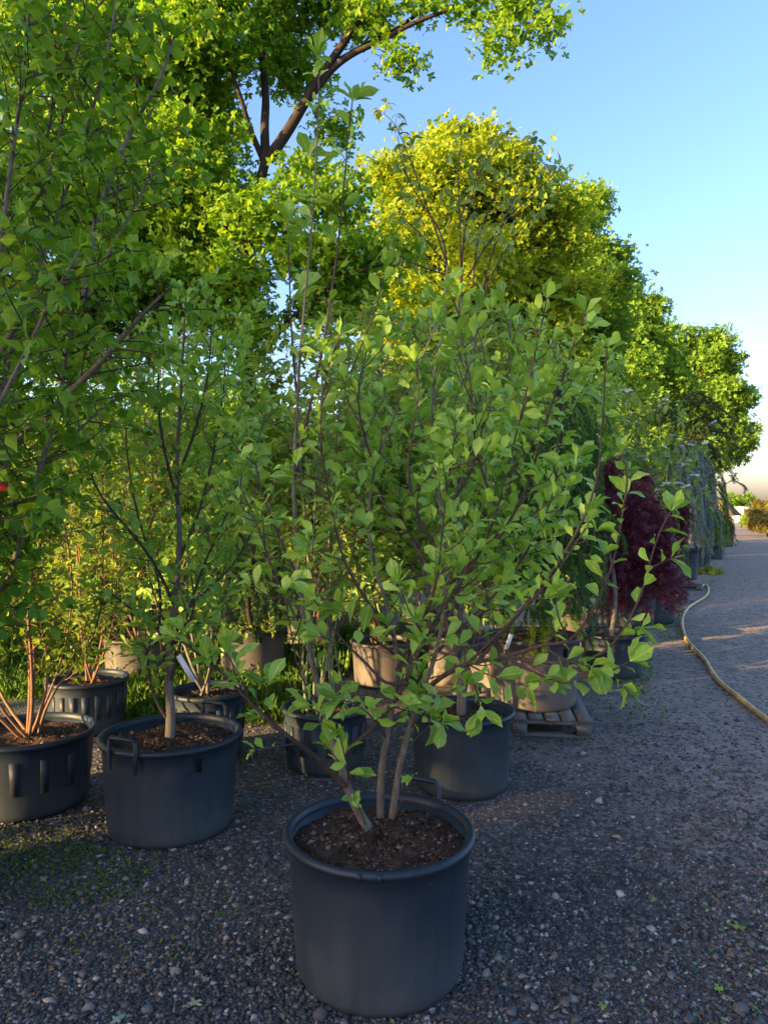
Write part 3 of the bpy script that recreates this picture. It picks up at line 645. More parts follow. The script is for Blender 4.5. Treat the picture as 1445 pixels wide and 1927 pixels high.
# ---- twiggy small-leaved shrub far left and the one behind it
c3 = px(55, 1378, 4.05); c3[2] = 0; rng = np.random.default_rng(31)
root = thing('potted_shrub', 'twiggy small-leaved shrub in ribbed black pot cut by the left edge', 'potted shrub', c3)
top = make_pot(root, c3, .345, .40, 'pot', ribs=14, seed=3, detail=1)
bushy(root, rng, top, [px(x, y, d) for x, y, d in [(-60, 760, 4.0), (20, 700, 4.2), (90, 760, 3.9), (150, 820, 4.2), (190, 930, 4.0), (10, 900, 3.7), (-90, 900, 4.3), (110, 980, 3.6), (60, 830, 4.5)]], PE, ('twig_o', 'twigf'), .06, 300, .011, 'redbark', .065, .30, .032, .2, sub=True, tip=3, up=.5)
c4 = px(165, 1276, 5.4); c4[2] = 0; rng = np.random.default_rng(41)
root = thing('potted_shrub', 'small-leaved shrub with thin sunlit stems in ribbed pot behind the left row', 'potted shrub', c4)
top = make_pot(root, c4, .29, .375, 'pot', ribs=20, seed=4, detail=1)
bushy(root, rng, top, [px(x, y, d) for x, y, d in [(60, 800, 5.4), (130, 700, 5.6), (190, 760, 5.3), (240, 850, 5.5), (110, 950, 5.0), (230, 1000, 5.2)]], PE, ('twig_o', 'twigf'), .062, 200, .011, 'redbark', .075, .36, .036, .12, sub=True, tip=3, up=.5)
# ---- shrub behind the second magnolia
c5 = px(393, 1300, 4.86); c5[2] = 0; rng = np.random.default_rng(51)
root = thing('potted_shrub', 'leafy shrub in dark pot directly behind the handled pot', 'potted shrub', c5)
top = make_pot(root, c5, .255, .42, 'pot', ribs=18, seed=5, detail=1)
bushy(root, rng, top, [px(x, y, d) for x, y, d in [(320, 640, 4.9), (390, 560, 5.0), (450, 600, 4.8), (500, 760, 5.0), (420, 800, 4.5), (340, 900, 4.6), (470, 980, 4.7)]], PM, ('mag_o', 'mag'), .095, 200, .012, 'magbark', .07, .36, .045, .2, tip=4)
# ---- tall grey pot, weeping dark conifer above and trailing plant over the rim
c6 = px(475, 1182, 7.1); c6[2] = 0; rng = np.random.default_rng(61)
root = thing('potted_conifer', 'dark hanging conifer in tall dusty grey pot half lit by sun', 'potted conifer', c6)
top = make_pot(root, c6, .33, .475, 'potgrey', seed=6, detail=1, slots=(math.radians(-100), math.radians(-68)))
def rope_mesh(name, mat, seed, nseg=9, needles=190, nl=.06, r=.004, spread=1.0, sides=4, tipmat=None, tipfrac=0.0):
    """one hanging branchlet, one metre long, dressed with needles."""
    rg = np.random.default_rng(seed); t = np.linspace(0, 1, nseg)
    P = np.stack([.16 * np.sqrt(t) + .03 * np.sin(5 * t + seed), .03 * np.sin(4 * t + 2 * seed), -t + .05 * np.sin(t * 3)], 1)
    V, Fc = tube(P, np.linspace(r, r * .5, nseg), sides); mi = np.zeros(len(Fc), int)
    u = rg.uniform(0, 1, needles); pos = np.stack([np.interp(u, t, P[:, k]) for k in range(3)], 1)
    a = rg.uniform(0, 6.28, needles); d = np.stack([np.cos(a), np.sin(a), -.7 - .5 * rg.uniform(size=needles)], 1); d[:, :2] *= spread
    b = Bag(); b.add(V, Fc); b.add(*scatter((NEEDLE[0] * np.array((2.2, 1, 1)), NEEDLE[1]), pos, d, rg.normal(size=(needles, 3)), nl * rg.uniform(.6, 1.2, needles)))
    V, Fc = b.get(); mi = np.zeros(len(Fc), int)
    if tipmat: mi[-needles:][u > 1 - tipfrac] = 1
    return mk_mesh(name, V, Fc, [mat] + ([tipmat] if tipmat else []), False, mi)
def hang(root, rng, meshes, pts, lengths, name='hanging_branch', centre=None, thick=1.0):
    loc = root_loc(root)
    for k, (p, L) in enumerate(zip(pts, lengths)):
        o = link(name, meshes[k % len(meshes)], root); o.location = Vector(p - loc)
        a = math.atan2(p[1] - centre[1], p[0] - centre[0]) + rng.normal() * .5 if centre is not None else rng.uniform(0, 6.28)
        o.rotation_euler = (rng.normal() * .08, rng.normal() * .08, a); w = thick * (.75 + .25 * L); o.scale = (w, w, L)
dark_ropes = [rope_mesh('hanging_branch', M['darkcon'], i, needles=260, nl=.05) for i in range(4)]
spr_ropes = [rope_mesh('hanging_branch', M['spruce'], 10 + i, needles=420, nl=.042) for i in range(4)]
spr_tips = [rope_mesh('hanging_branch', M['spruce'], 20 + i, needles=420, nl=.042, tipmat=M['sprucetip'], tipfrac=.55) for i in range(2)]
blue_ropes = [rope_mesh('hanging_branch', M['blue'], 30 + i, needles=300, nl=.035) for i in range(4)]
ced_ropes = [rope_mesh('hanging_branch', M['cedar'], 40 + i, needles=300, nl=.05) for i in range(4)]
def weeping(root, rng, base, H, rad, n, meshes, lo=.4, hi=1.0, r0=.03, lean=(0, 0), thick=1.0, bark='twigbark', topfrac=.3):
    base = np.asarray(base, float); tipp = base + np.array((lean[0], lean[1], H)); P = curve_stem(rng, base, tipp, 0, .03, 7)
    obj('trunk', *tube(P, np.linspace(r0, .008, len(P)), 7), M[bark], root, True); pts = []; Ls = []; ar = Bag()
    for k in range(n):
        t = 1 - (1 - topfrac) * (k / n) ** .9; a = k * 2.4 + rng.uniform(-.4, .4); q = base + (tipp - base) * t
        rr = rad * rng.uniform(.45, 1.05) * (1 - .55 * max(0, t - .55) / .45)
        p = q + np.array((math.cos(a) * rr, math.sin(a) * rr, .0)); L = min(rng.uniform(lo, hi), p[2] - base[2] + .1)
        if k % 3 == 0: ar.add(*tube(np.array([q - (0, 0, .05), (q + p) / 2 + (0, 0, .07), p]), (.008, .003), 4))
        pts.append(p); Ls.append(max(.2, L))
    if ar.n: ar.build('arms', M[bark], root, True, 'stuff')
    hang(root, rng, meshes, pts, Ls, 'hanging_branch', base, thick)
weeping(root, rng, top, 1.05, .32, 46, dark_ropes, .35, .8, .03)
LV = Leaves()
for k in range(26):
    a = rng.uniform(0, 6.28); p = top + np.array((math.cos(a) * .3, math.sin(a) * .3, .03)); Q = np.array([p - (math.cos(a) * .1, math.sin(a) * .1, 0), p + (0, 0, .06), p + (math.cos(a) * .08, math.sin(a) * .08, .03)]); leaf_along(rng, LV, Q, .07, .03, 0, 3)
place_leaves(root, LV, PE, M['twig_o'], M['twigf'], 0)
# ---- ribbed pot in the middle with upright canes
c7 = px(612, 1333, 4.65); c7[2] = 0; rng = np.random.default_rng(71)
root = thing('potted_shrub', 'upright shrub with straight yellowish canes in ribbed half-sunlit pot behind the nearest pot', 'potted shrub', c7)
top = make_pot(root, c7, .275, .37, 'pot', ribs=18, seed=7, detail=1)
tips = [px(x, y, d) for x, y, d in [(560, 700, 4.7), (600, 640, 4.9), (640, 760, 4.5), (660, 660, 4.7), (700, 820, 4.8), (590, 860, 4.4), (540, 820, 4.8), (625, 560, 4.8)]]
LV = Leaves(); tw = Bag()
for tpt in tips:
    b = top + np.array((rng.uniform(-.14, .14), rng.uniform(-.1, .1), -.02)); P = curve_stem(rng, b, tpt, 0, .02, 7)
    obj('cane', *tube(P, np.linspace(.009, .004, len(P)), 6), M['cane'], root, True)
    for Q in twigs_on(rng, P, .1, .26, .28, 1, .3, .9): tw.add(*tube(Q, (.002, .001), 4)); leaf_along(rng, LV, Q, .075, .04, .2, 4, .15)
tw.build('twigs', M['redbark'], root, True, 'stuff'); place_leaves(root, LV, PE, M['corn_o'], M['corn'], 250)
# ---- right magnolia in black pot
c8 = px(868, 1336, 4.3); c8[2] = 0; rng = np.random.default_rng(81)
root = thing('potted_magnolia', 'tall leafy shrub with pale trunk in black pot just right of the nearest pot', 'potted shrub', c8)
top = make_pot(root, c8, .305, .445, 'pot', handles=(), seed=8, detail=1)
P = smooth_line([top - (0, 0, .03), px(868, 1260, 4.3), px(862, 1150, 4.3), px(850, 1050, 4.3), px(858, 930, 4.3), px(880, 800, 4.3)], 3); obj('trunk', *tube(P, np.linspace(.03, .012, len(P)), 8), M['magbark'], root, True)
bushy(root, rng, px(866, 1230, 4.3), [px(x, y, d) for x, y, d in [(700, 700, 4.3), (760, 600, 4.5), (830, 570, 4.2), (900, 560, 4.4), (960, 600, 4.1), (1010, 680, 4.4), (1060, 760, 4.2), (1085, 880, 4.0), (780, 780, 3.9), (950, 820, 3.8), (690, 900, 4.5), (1010, 1010, 3.9), (760, 1000, 4.6), (880, 700, 4.8)]], PM, ('mag_o', 'mag'), .105, 300, .013, 'magbark', .07, .36, .042, .25, tip=4)

# ---- pallets
RD = math.atan2(1, .49) - math.pi / 2          # rows run away to the right
def pallet(corner, w, d, label, rot):
    """corner = near right corner on the ground; boards run away from the viewer."""
    corner = np.asarray(corner, float); ex = np.array((math.cos(rot), math.sin(rot), 0)); ey = np.array((-math.sin(rot), math.cos(rot), 0))
    r = thing('wooden_pallet', label, 'pallet', corner); rr = random.Random(int(w * 100))
    nb = 9; bw = w / nb
    for k in range(nb):
        c = corner - ex * (bw * (k + .5)) + ey * (d / 2 + rr.uniform(-.012, .012)); o = obj('board', *box((0, 0, 0), bw * .84, d, .02), M['pallet'], r)
        o.location = Vector(c - corner + np.array((0, 0, .122 + rr.uniform(-.002, .002)))); o.rotation_euler = (0, rr.uniform(-.012, .012), rot + rr.uniform(-.008, .008)); o.data.transform(Matrix.Translation(-Vector(o.data.vertices[0].co) - Vector((bw * .42, d / 2, .01))))
    for k in range(3):
        c = corner - ex * (w / 2) + ey * (.05 + k * (d - .1) / 2); V, Fc = box(c + (0, 0, .101), w, .095, .02, rot); obj('stringer', V, Fc, M['pallet'], r)
        for j in range(3):
            V, Fc = box(corner - ex * (.06 + j * (w - .12) / 2) + ey * (.05 + k * (d - .1) / 2) + (0, 0, .0555), .1, .1, .07, rot); obj('block', V, Fc, M['pallet'], r)
        V, Fc = box(c + (0, 0, .0105), w, .09, .019, rot); obj('bottom_board', V, Fc, M['pallet'], r)
pallet(grd(1116, 1392), 1.0, 1.0, 'weathered grey wooden pallet under the pot of the weeping spruce', -.13)
pallet(grd(1322, 1112), 1.0, .9, 'small grey pallet where the yellow hose ends beside the row', -.12)

# ---- weeping spruce on the pallet
c9 = px(1003, 1210, 5.62); c9[2] = .134; rng = np.random.default_rng(91)
root = thing('potted_conifer', 'weeping green spruce with yellow tips in big dusty pot on the pallet', 'potted conifer', c9)
top = make_pot(root, c9, .365, .515, 'potgrey', seed=9, detail=1, handles=(), slots=(math.radians(-60),))
base = px(1030, 1190, 5.6)
weeping(root, rng, base, 1.95, .30, 150, spr_ropes, .35, .75, .04, (.10, 0), 1.0, 'twigbark', .26)
LO = [base + np.array((rng.uniform(-.25, .12), rng.uniform(-.3, -.05), rng.uniform(.22, .4))) for _ in range(16)]
hang(root, rng, spr_tips, LO, [rng.uniform(.25, .42) for _ in LO], 'hanging_branch', base)

tg = tag(obj('plant_label', *box((0, 0, 0), .03, .004, .11), M['tag']), 'pale plastic label hanging above the big dusty pot on the pallet', 'label'); tg.location = px(957, 1208, 5.15); tg.rotation_euler = (.1, math.radians(18), .1)
obj('tie', *tube(np.array([(0, 0, .05), (.012, 0, .08), (.03, .03, .13), (.05, .1, .16)]), .0015, 4), M['tag'], tg)
# ---- red lace-leaf maple dome
def dome(root, rng, c, H, R, n_sh, per, size, T, mat, flat=.55, low_=.1, bark='twigbark'):
    c = np.asarray(c, float); b = Bag(); br = Bag(); pos = []; dr = []
    for k in range(n_sh):
        a = rng.uniform(0, 6.28); f = math.sqrt(rng.uniform(.05, 1)); z1 = H * rng.uniform(.35, 1.0) * (1 - .45 * f * f); e = np.array((math.cos(a), math.sin(a), 0))
        P = smooth_line([c + (0, 0, H * .2), c + e * R * f * .4 + (0, 0, z1 * .95), c + e * R * f * .8 + (0, 0, z1), c + e * R * f * 1.05 + (0, 0, max(low_, z1 - H * .22 * rng.uniform(.3, 1.4)))], 4)
        if k % 2 == 0: br.add(*tube(P, (.008, .002), 4))
        u = rng.uniform(.35, 1, per) ** .7 * (len(P) - 1); i = np.minimum(u.astype(int), len(P) - 2); q = P[i] + (P[i + 1] - P[i]) * (u - i)[:, None] + rng.normal(size=(per, 3)) * np.array((.09, .09, .035)) * R
        pos.append(q); dr.append(np.tile(e, (per, 1)) * .6 + rng.normal(size=(per, 3)) * .5 + np.array((0, 0, -.75)))
    pos = np.concatenate(pos); dr = np.concatenate(dr); nn = rng.normal(size=pos.shape) * .5 + np.array((0, 0, .9))
    b.add(*scatter(T, pos, dr, nn, size * rng.uniform(.6, 1.2, len(pos)))); br.build('branches', M[bark], root, True, 'stuff'); b.build('foliage', M[mat], root, False, 'stuff')
c10 = px(1152, 1192, 7.2); c10[2] = 0; rng = np.random.default_rng(101)
root = thing('potted_maple', 'dark red lace-leaf maple in black pot behind the pallet', 'potted maple', c10)
top = make_pot(root, c10, .32, .405, 'pot', seed=10, detail=1)
dome(root, rng, px(1172, 1165, 7.9), 1.76, .55, 150, 70, .10, LACE, 'red')
P = curve_stem(rng, px(1150, 1200, 7.2), px(1175, 960, 7.6), 0, .06); obj('trunk', *tube(P, np.linspace(.025, .012, len(P)), 7), M['magbark'], root, True)
cm = px(1262, 1100, 10.5); cm[2] = 0
root = thing('potted_maple', 'smaller purple-red maple under the white-flowered dogwood', 'potted maple', cm)
top = make_pot(root, cm + (-.25, 0, 0), .33, .4, 'pot', seed=12, detail=0)
dome(root, rng, cm + (-.12, 0, .82), 1.05, .36, 70, 55, .09, LACE, 'red', low_=.85)
# low purple tuft at the foot of the row
p = grd(1262, 1135); root = thing('purple_groundcover', 'low purple-red tuft of foliage on the ground beside the row', 'plant', p); dome(root, rng, p, .35, .32, 40, 40, .07, LACE, 'red', low_=.03)

# ---- big pots further down the row
c11 = px(1232, 1052, 13.6); c11[2] = 0
root = thing('potted_yew', 'light green hanging evergreen in large black pot before the second pallet', 'potted conifer', c11)
top = make_pot(root, c11, .45, .66, 'pot', seed=13, detail=0)
weeping(root, rng, top + (.1, 0, 0), .5, .40, 50, ced_ropes, .3, .55, .03, (.1, 0))
c12 = px(1276, 1040, 15.5); c12[2] = .134
root = thing('potted_conifer', 'weeping blue-grey cedar in large black pot on the second pallet', 'potted conifer', c12)
top = make_pot(root, c12, .42, .63, 'pot', seed=14, detail=0)
weeping(root, rng, top, 2.3, .40, 130, blue_ropes, .6, 1.5, .04, (.2, 0), 1.7, 'twigbark', .35)
c13 = px(1340, 1028, 23.6); c13[2] = 0
root = thing('potted_maple', 'yellow-green spreading maple in pot far down the row', 'potted maple', c13); rng = np.random.default_rng(131)
top = make_pot(root, c13, .36, .42, 'pot', seed=15, detail=0); dome(root, rng, top, 1.3, .46, 90, 60, .12, LACE, 'lime')
for k, (x, y, Y, R, h, s) in enumerate([(1312, 1045, 19.5, .34, .5, 16), (1334, 1030, 26.5, .36, .5, 17), (1352, 1006, 36, .38, .55, 18)]):
    c = px(x, y, Y); c[2] = 0
    root = thing('potted_conifer', ['green hanging conifer just beyond the blue cedar', 'spreading green conifer past the second pallet', 'last green conifer seen at the far end of the row'][k], 'potted conifer', c)
    top = make_pot(root, c, R, h, 'pot', seed=s, detail=0); weeping(root, rng, top, (2.7, 2.6, 1.5)[k], (.6, .6, .4)[k], 70, ced_ropes, .4, 1.0, .04, (.1, 0), 1.6, 'twigbark', .25)
c = px(1364, 1004, 31); c[2] = 0
root = thing('potted_maple', 'dark red maple leaning to the track far down the row', 'potted maple', c); top = make_pot(root, c, .36, .42, 'pot', seed=19, detail=0); dome(root, rng, top, 1.0, .36, 60, 50, .12, LACE, 'red')
p = grd(1330, 1080); root = thing('groundcover', 'low pale green sprays spreading on dirt past the second pallet', 'plant', p); dome(root, rng, p, .22, .34, 14, 16, .16, LACE, 'lime', low_=.03)

# ---- arching cedar with level branches
cA = px(1290, 1000, 18.5); cA[2] = 0; rng = np.random.default_rng(141)
root = thing('weeping_cedar', 'old weeping cedar whose level boughs arch out toward the sky', 'conifer', cA)
top = make_pot(root, cA, .45, .6, 'pot', seed=20, detail=0)
P = curve_stem(rng, top, px(1280, 760, 18.5), 0, .05); obj('trunk', *tube(P, np.linspace(.06, .03, len(P)), 7), M['twigbark'], root, True)
for (x0, y0, x1, y1, Y) in [(1278, 770, 1392, 800, 18.2), (1278, 760, 1330, 752, 18.5), (1280, 800, 1400, 832, 18), (1280, 790, 1240, 775, 18.8), (1285, 850, 1390, 905, 18), (1283, 840, 1372, 850, 19), (1285, 880, 1345, 900, 18.4), (1285, 860, 1250, 850, 18.8)]:
    P = smooth_line([px(x0, y0, 18.5), px((x0 + x1) / 2, min(y0, y1) - 14, (Y + 18.5) / 2), px(x1, y1, Y)], 5); obj('bough', *tube(P, (.03, .008), 5), M['twigbark'], root, True)
    k = 24; u = np.linspace(.1, 1, k); pts = [np.array([np.interp(t, np.linspace(0, 1, len(P)), P[:, j]) for j in range(3)]) + rng.normal(size=3) * np.array((.1, .2, .03)) for t in u]
    hang(root, rng, ced_ropes, pts, [rng.uniform(.18, .5) for _ in pts], 'hanging_branch', None, 2.2)

# ---- flowering dogwood
def dogwood(root, rng, base, tips, leaf, nobj, fl):
    LV = Leaves(); tw = Bag(); ends = []
    for tpt in tips:
        P = curve_stem(rng, base, tpt, -.08, .06, 7); obj('stem', *tube(P, np.linspace(.018, .004, len(P)), 6), M['magbark'], root, True)
        for Q in twigs_on(rng, P, .09, .6, .3, 1, .1, 1.0, .02):
            tw.add(*tube(Q, (.004, .0015), 4)); leaf_along(rng, LV, Q, leaf, .06, .3, 5, .55, 1.0, .9); ends.append(Q[-1])
        leaf_along(rng, LV, P, leaf, .08, .5, 5, .5); ends.append(P[-1])
    tw.build('twigs', M['twigbark'], root, True, 'stuff'); place_leaves(root, LV, PE, M['corn_o'], M['corn'], nobj, .3, .5)
    fm = mk_mesh('flower', *fan(4, .3, 4.7), M['white']); loc = root_loc(root); ends = [e for e in ends if e[2] > 1.4]
    for k in range(min(fl, len(ends))):
        e = ends[rng.integers(len(ends))] + (0, 0, .05); o = link('flower', fm, root); o.location = Vector(e - loc); s = rng.uniform(.075, .11); o.scale = (s, s, s); o.rotation_euler = (rng.normal() * .3, rng.normal() * .3, rng.uniform(0, 6))
cD = px(1185, 1060, 10.2); cD[2] = 0; rng = np.random.default_rng(151)
root = thing('flowering_dogwood', 'dogwood with drooping leaves and flat white blossoms above the red maple', 'tree', cD)
top = make_pot(root, cD, .36, .45, 'pot', seed=21, detail=0)
dogwood(root, rng, top, [px(x, y, d) for x, y, d in [(1110, 760, 10.2), (1150, 720, 10.5), (1190, 745, 10), (1230, 765, 10.3), (1280, 775, 10), (1310, 800, 10.4), (1290, 880, 9.8), (1230, 850, 9.8), (1270, 930, 9.6), (1100, 830, 10)]], .12, 120, 110)

# ---- tall open dogwood with bare lower canes, centre
cT = px(850, 1190, 6.9); cT[2] = 0; rng = np.random.default_rng(161)
root = thing('tall_dogwood', 'tall thin tree with bare green canes and sparse drooping leaves against the sky', 'tree', cT)
top = make_pot(root, cT, .33, .45, 'potgrey', seed=22, detail=1)
LV = Leaves(); tw = Bag()
for pts in [[(838, 1180, 6.9), (838, 900, 6.9), (837, 700, 6.9), (838, 560, 6.9), (842, 500, 6.9)], [(866, 1180, 7), (866, 900, 7), (865, 700, 7), (868, 560, 7)], [(885, 1180, 7), (880, 900, 7), (885, 700, 7), (905, 560, 7)]]:
    P = smooth_line([px(*q) for q in pts], 3); obj('cane', *tube(P, np.linspace(.02, .013, len(P)), 7), M['cane'], root, True)
for pts in [[(842, 500), (815, 420), (790, 350), (760, 270), (740, 230), (712, 205)], [(842, 500), (830, 440), (800, 390), (765, 330), (750, 270), (752, 235)], [(868, 560), (866, 430), (862, 330), (868, 270), (866, 235)], [(868, 560), (872, 450), (890, 360), (915, 300), (945, 255), (955, 245)], [(905, 560), (925, 480), (955, 400), (985, 330), (1010, 265)], [(880, 520), (930, 440), (985, 380), (1030, 340), (1048, 315)], [(842, 500), (800, 450), (770, 420), (745, 400)], [(905, 560), (950, 470), (990, 420), (1020, 390)], [(862, 430), (880, 370), (900, 320), (905, 290)], [(890, 540), (900, 450), (930, 370), (950, 330)], [(850, 520), (790, 500), (750, 480), (725, 470)]]:
    P = smooth_line([px(x, y, 6.9 + .06 * math.sin(x)) for x, y in pts], 3); obj('branch', *tube(P, np.linspace(.009, .003, len(P)), 5), M['twigbark'], root, True)
    leaf_along(rng, LV, P, .105, .085, .35, 5, .75, .8, .6)
    for Q in twigs_on(rng, P, .24, .3, .2, .97, .35, .7): tw.add(*tube(Q, (.003, .0015), 4)); leaf_along(rng, LV, Q, .10, .08, .3, 4, .8, .8, .6)
tw.build('twigs', M['twigbark'], root, True, 'stuff'); place_leaves(root, LV, PE, M['corn_o'], M['corn'], 300, .45, .55)

# ---- shrubs of the back row that fill behind the front ones
backs = [
 (945, 1180, 6.3, .30, .42, PN, ('corn_o', 'corn'), .10, [(880, 640, 6.3), (930, 590, 6.4), (980, 610, 6.2), (1030, 660, 6.4), (1050, 760, 6.1), (900, 760, 5.9), (970, 800, 5.8), (1040, 900, 6), (870, 900, 6.2)], 'narrow-leaved drooping shrub between tall canes and weeping spruce', .35),
 (720, 1215, 6.8, .30, .40, PE, ('corn_o', 'corn'), .085, [(640, 640, 6.8), (690, 590, 7), (740, 610, 6.7), (780, 660, 6.9), (800, 780, 6.6), (650, 800, 6.6), (720, 760, 6.4), (690, 900, 6.4), (780, 900, 6.6)], 'leafy shrub in sunlit low pot behind the canes', .15),
 (590, 1165, 8.2, .32, .42, PE, ('twig_o', 'twigf'), .085, [(520, 700, 8.2), (560, 620, 8.3), (610, 600, 8.4), (650, 680, 8.1), (540, 830, 8), (620, 850, 7.9), (500, 900, 8.1)], 'shrub behind the tall grey pot beside a low sunlit pot', .2),
 (800, 1130, 8.8, .34, .45, PE, ('corn_o', 'corn'), .09, [(740, 700, 8.8), (800, 620, 9), (850, 660, 8.7), (900, 720, 8.9), (770, 850, 8.5), (860, 850, 8.5), (920, 850, 8.6)], 'back row shrub with sunlit pot seen through the nearest shrub', .2),
 (1075, 1150, 8.6, .33, .42, PE, ('mag_o', 'mag'), .10, [(1010, 700, 8.6), (1050, 640, 8.7), (1090, 680, 8.5), (1120, 760, 8.6), (1080, 850, 8.3), (1020, 850, 8.4)], 'green shrub between the weeping spruce and the red maple', .2),
 (255, 1215, 7.0, .3, .4, PE, ('twig_o', 'twigf'), .07, [(180, 700, 7), (240, 620, 7.1), (300, 660, 7), (340, 760, 6.9), (200, 880, 6.8), (280, 880, 6.8)], 'shrub standing in weeds behind the left row', .2),
]
for k, (x, y, Y, R, h, prof, mats, leaf, tips, lab, dr) in enumerate(backs):
    c = px(x, y, Y); c[2] = 0; rng = np.random.default_rng(200 + k)
    root = thing('potted_shrub', lab, 'potted shrub', c); top = make_pot(root, c, R, h, 'potgrey', seed=30 + k, detail=0, ribs=0)
    bushy(root, rng, top, [px(*t) for t in tips], prof, mats, leaf * 1.35, 0, .012, 'redbark' if k in (1, 2, 5) else 'magbark', .085, .6, .05, .15, dr, 4, .35, .35, True, .3)

# ---- tall multi-stemmed hazel-like tree leaning in from the left edge
cH = np.array((-1.98, 3.0, 0)); rng = np.random.default_rng(171)
root = thing('potted_hazel', 'tall dark leafy tree leaning in along the left edge, its pot out of view', 'tree', cH)
top = make_pot(root, cH, .33, .45, 'pot', seed=23, detail=0)
LV = Leaves(); tw = Bag()
for pts in [[(20, 1085, 2.95), (70, 900, 2.95), (110, 760, 2.95), (128, 650, 2.95), (160, 560, 2.98), (230, 430, 3.0), (300, 300, 3.02)], [(-60, 1000, 2.9), (-20, 700, 2.85), (0, 480, 2.8), (18, 330, 2.8), (40, 170, 2.8), (55, 20, 2.8), (60, -120, 2.8)], [(-40, 900, 3.1), (40, 600, 3.15), (110, 400, 3.2), (170, 220, 3.2), (210, 60, 3.2), (225, -100, 3.2)], [(-60, 800, 3.2), (30, 500, 3.3), (90, 250, 3.3), (120, 80, 3.3), (130, -100, 3.3)], [(110, 760, 2.95), (190, 680, 2.85), (260, 600, 2.8), (320, 540, 2.75)], [(-80, 1050, 2.7), (-40, 850, 2.6), (30, 700, 2.55), (100, 560, 2.5), (150, 470, 2.5)], [(160, 560, 2.98), (180, 420, 3.05), (240, 260, 3.1), (300, 150, 3.1), (330, 60, 3.1)], [(-20, 700, 2.85), (60, 560, 2.7), (120, 480, 2.65)], [(-60, 400, 3.3), (20, 200, 3.4), (140, 60, 3.5), (250, -60, 3.5)], [(-80, 950, 3.3), (-20, 800, 3.4), (60, 720, 3.5), (130, 690, 3.5)], [(-60, 900, 3.4), (60, 640, 3.6), (150, 480, 3.7), (230, 330, 3.7), (290, 200, 3.7)], [(-40, 1050, 3.4), (80, 880, 3.5), (180, 780, 3.55), (260, 720, 3.6)], [(-60, 600, 3.0), (30, 420, 3.1), (90, 330, 3.2), (140, 120, 3.3), (170, -40, 3.3)], [(-40, 1000, 2.8), (20, 850, 2.75), (60, 800, 2.7), (120, 760, 2.7)]]:
    P = smooth_line([px(*q) for q in pts], 3)
    if pts[0][0] < 30 and pts[0][1] > 380 and pts[0][0] != -20: P = np.concatenate([smooth_line([top - (0, 0, .02), (top + P[0]) / 2 + (0, 0, .15), P[0]], 4)[:-1], P])
    obj('stem', *tube(P, np.linspace(.016, .004, len(P)), 7), M['magbark'], root, True)
    leaf_along(rng, LV, P, .075, .07, .45, 4, .35)
    for Q in twigs_on(rng, P, .042, .52, .2, .98, .25, .95, .05):
        tw.add(*tube(Q, (.004, .0014), 4)); leaf_along(rng, LV, Q, .068, .04, .12, 3, .45)
tw.build('twigs', M['twigbark'], root, True, 'stuff'); place_leaves(root, LV, PH, M['hazel_o'], M['hazel'], 300, .25, .3)
print('hazel leaves', len(LV.p))

# ================================================================== TREES
def blob(x, y, rx, ry, Y, rd=None):
    c = px(x, y, Y); return (c, np.array((rx / F * Y, (rd if rd else rx / F * Y), ry / F * Y)))
def tree(root, rng, trunk, limbs, blobs, clumps, per, leaf, T, mat, sig=.38, r0=.3, bark='oakbark', autolimb=5, shell=.45, knots=5):
    P = smooth_line(trunk, 4); obj('trunk', *tube(P, np.linspace(r0, r0 * .45, len(P)), 12), M[bark], root, True)
    for pts, a, b in limbs: Q = smooth_line(pts, 4); obj('limb', *tube(Q, np.linspace(a, b, len(Q)), 8), M[bark], root, True)
    extra = []
    for c, r in blobs:                                     # uneven outline: smaller knots of foliage on each mass
        for _ in range(knots):
            d = unit(rng.normal(size=3)); f = rng.uniform(.2, .42); extra.append((c + d * r * rng.uniform(.85, 1.12), r * f))
    blobs = list(blobs) + extra
    vol = np.array([b[1].prod() ** (2 / 3) for b in blobs]); vol /= vol.sum(); C = []; br = Bag(); topp = P[-1]
    for (c, r), w in zip(blobs, vol):
        k = max(2, int(clumps * w)); d = unit(rng.normal(size=(k, 3))); q = c + d * r * (shell + (1 - shell) * rng.uniform(size=(k, 1))) ** .6 * rng.uniform(.75, 1.08, (k, 1))
        C.append(q)
        for j in range(autolimb if r.prod() > .05 else 0):
            e = q[rng.integers(k)]; s = P[rng.integers(len(P) * 2 // 3, len(P))]; br.add(*tube(curve_stem(rng, s, e, 0, .06, 5), (r0 * .16, .01), 5))
            for _ in range(3): e2 = q[rng.integers(k)]; br.add(*tube(curve_stem(rng, (s + e) / 2, e2, 0, .06, 4), (r0 * .07, .006), 4))
    C = np.concatenate(C); N = len(C) * per
    off = np.clip(rng.normal(size=(N, 3)), -1.7, 1.7) * np.array((1, 1, .62)) * sig * np.repeat(rng.uniform(.6, 1.3, len(C)), per)[:, None]
    pos = np.repeat(C, per, 0) + off
    pos = pos[pos[:, 2] > .3]; d = rng.normal(size=pos.shape) + np.array((0, 0, -.15)); nn = rng.normal(size=pos.shape) * .7 + np.array((0, 0, 1.))
    b = Bag(); b.add(*scatter(T, pos, d, nn, leaf * rng.uniform(.6, 1.25, len(pos))))
    if br.n: br.build('branches', M[bark], root, True, 'stuff')
    b.build('crown', M[mat], root, False, 'stuff'); return len(pos)

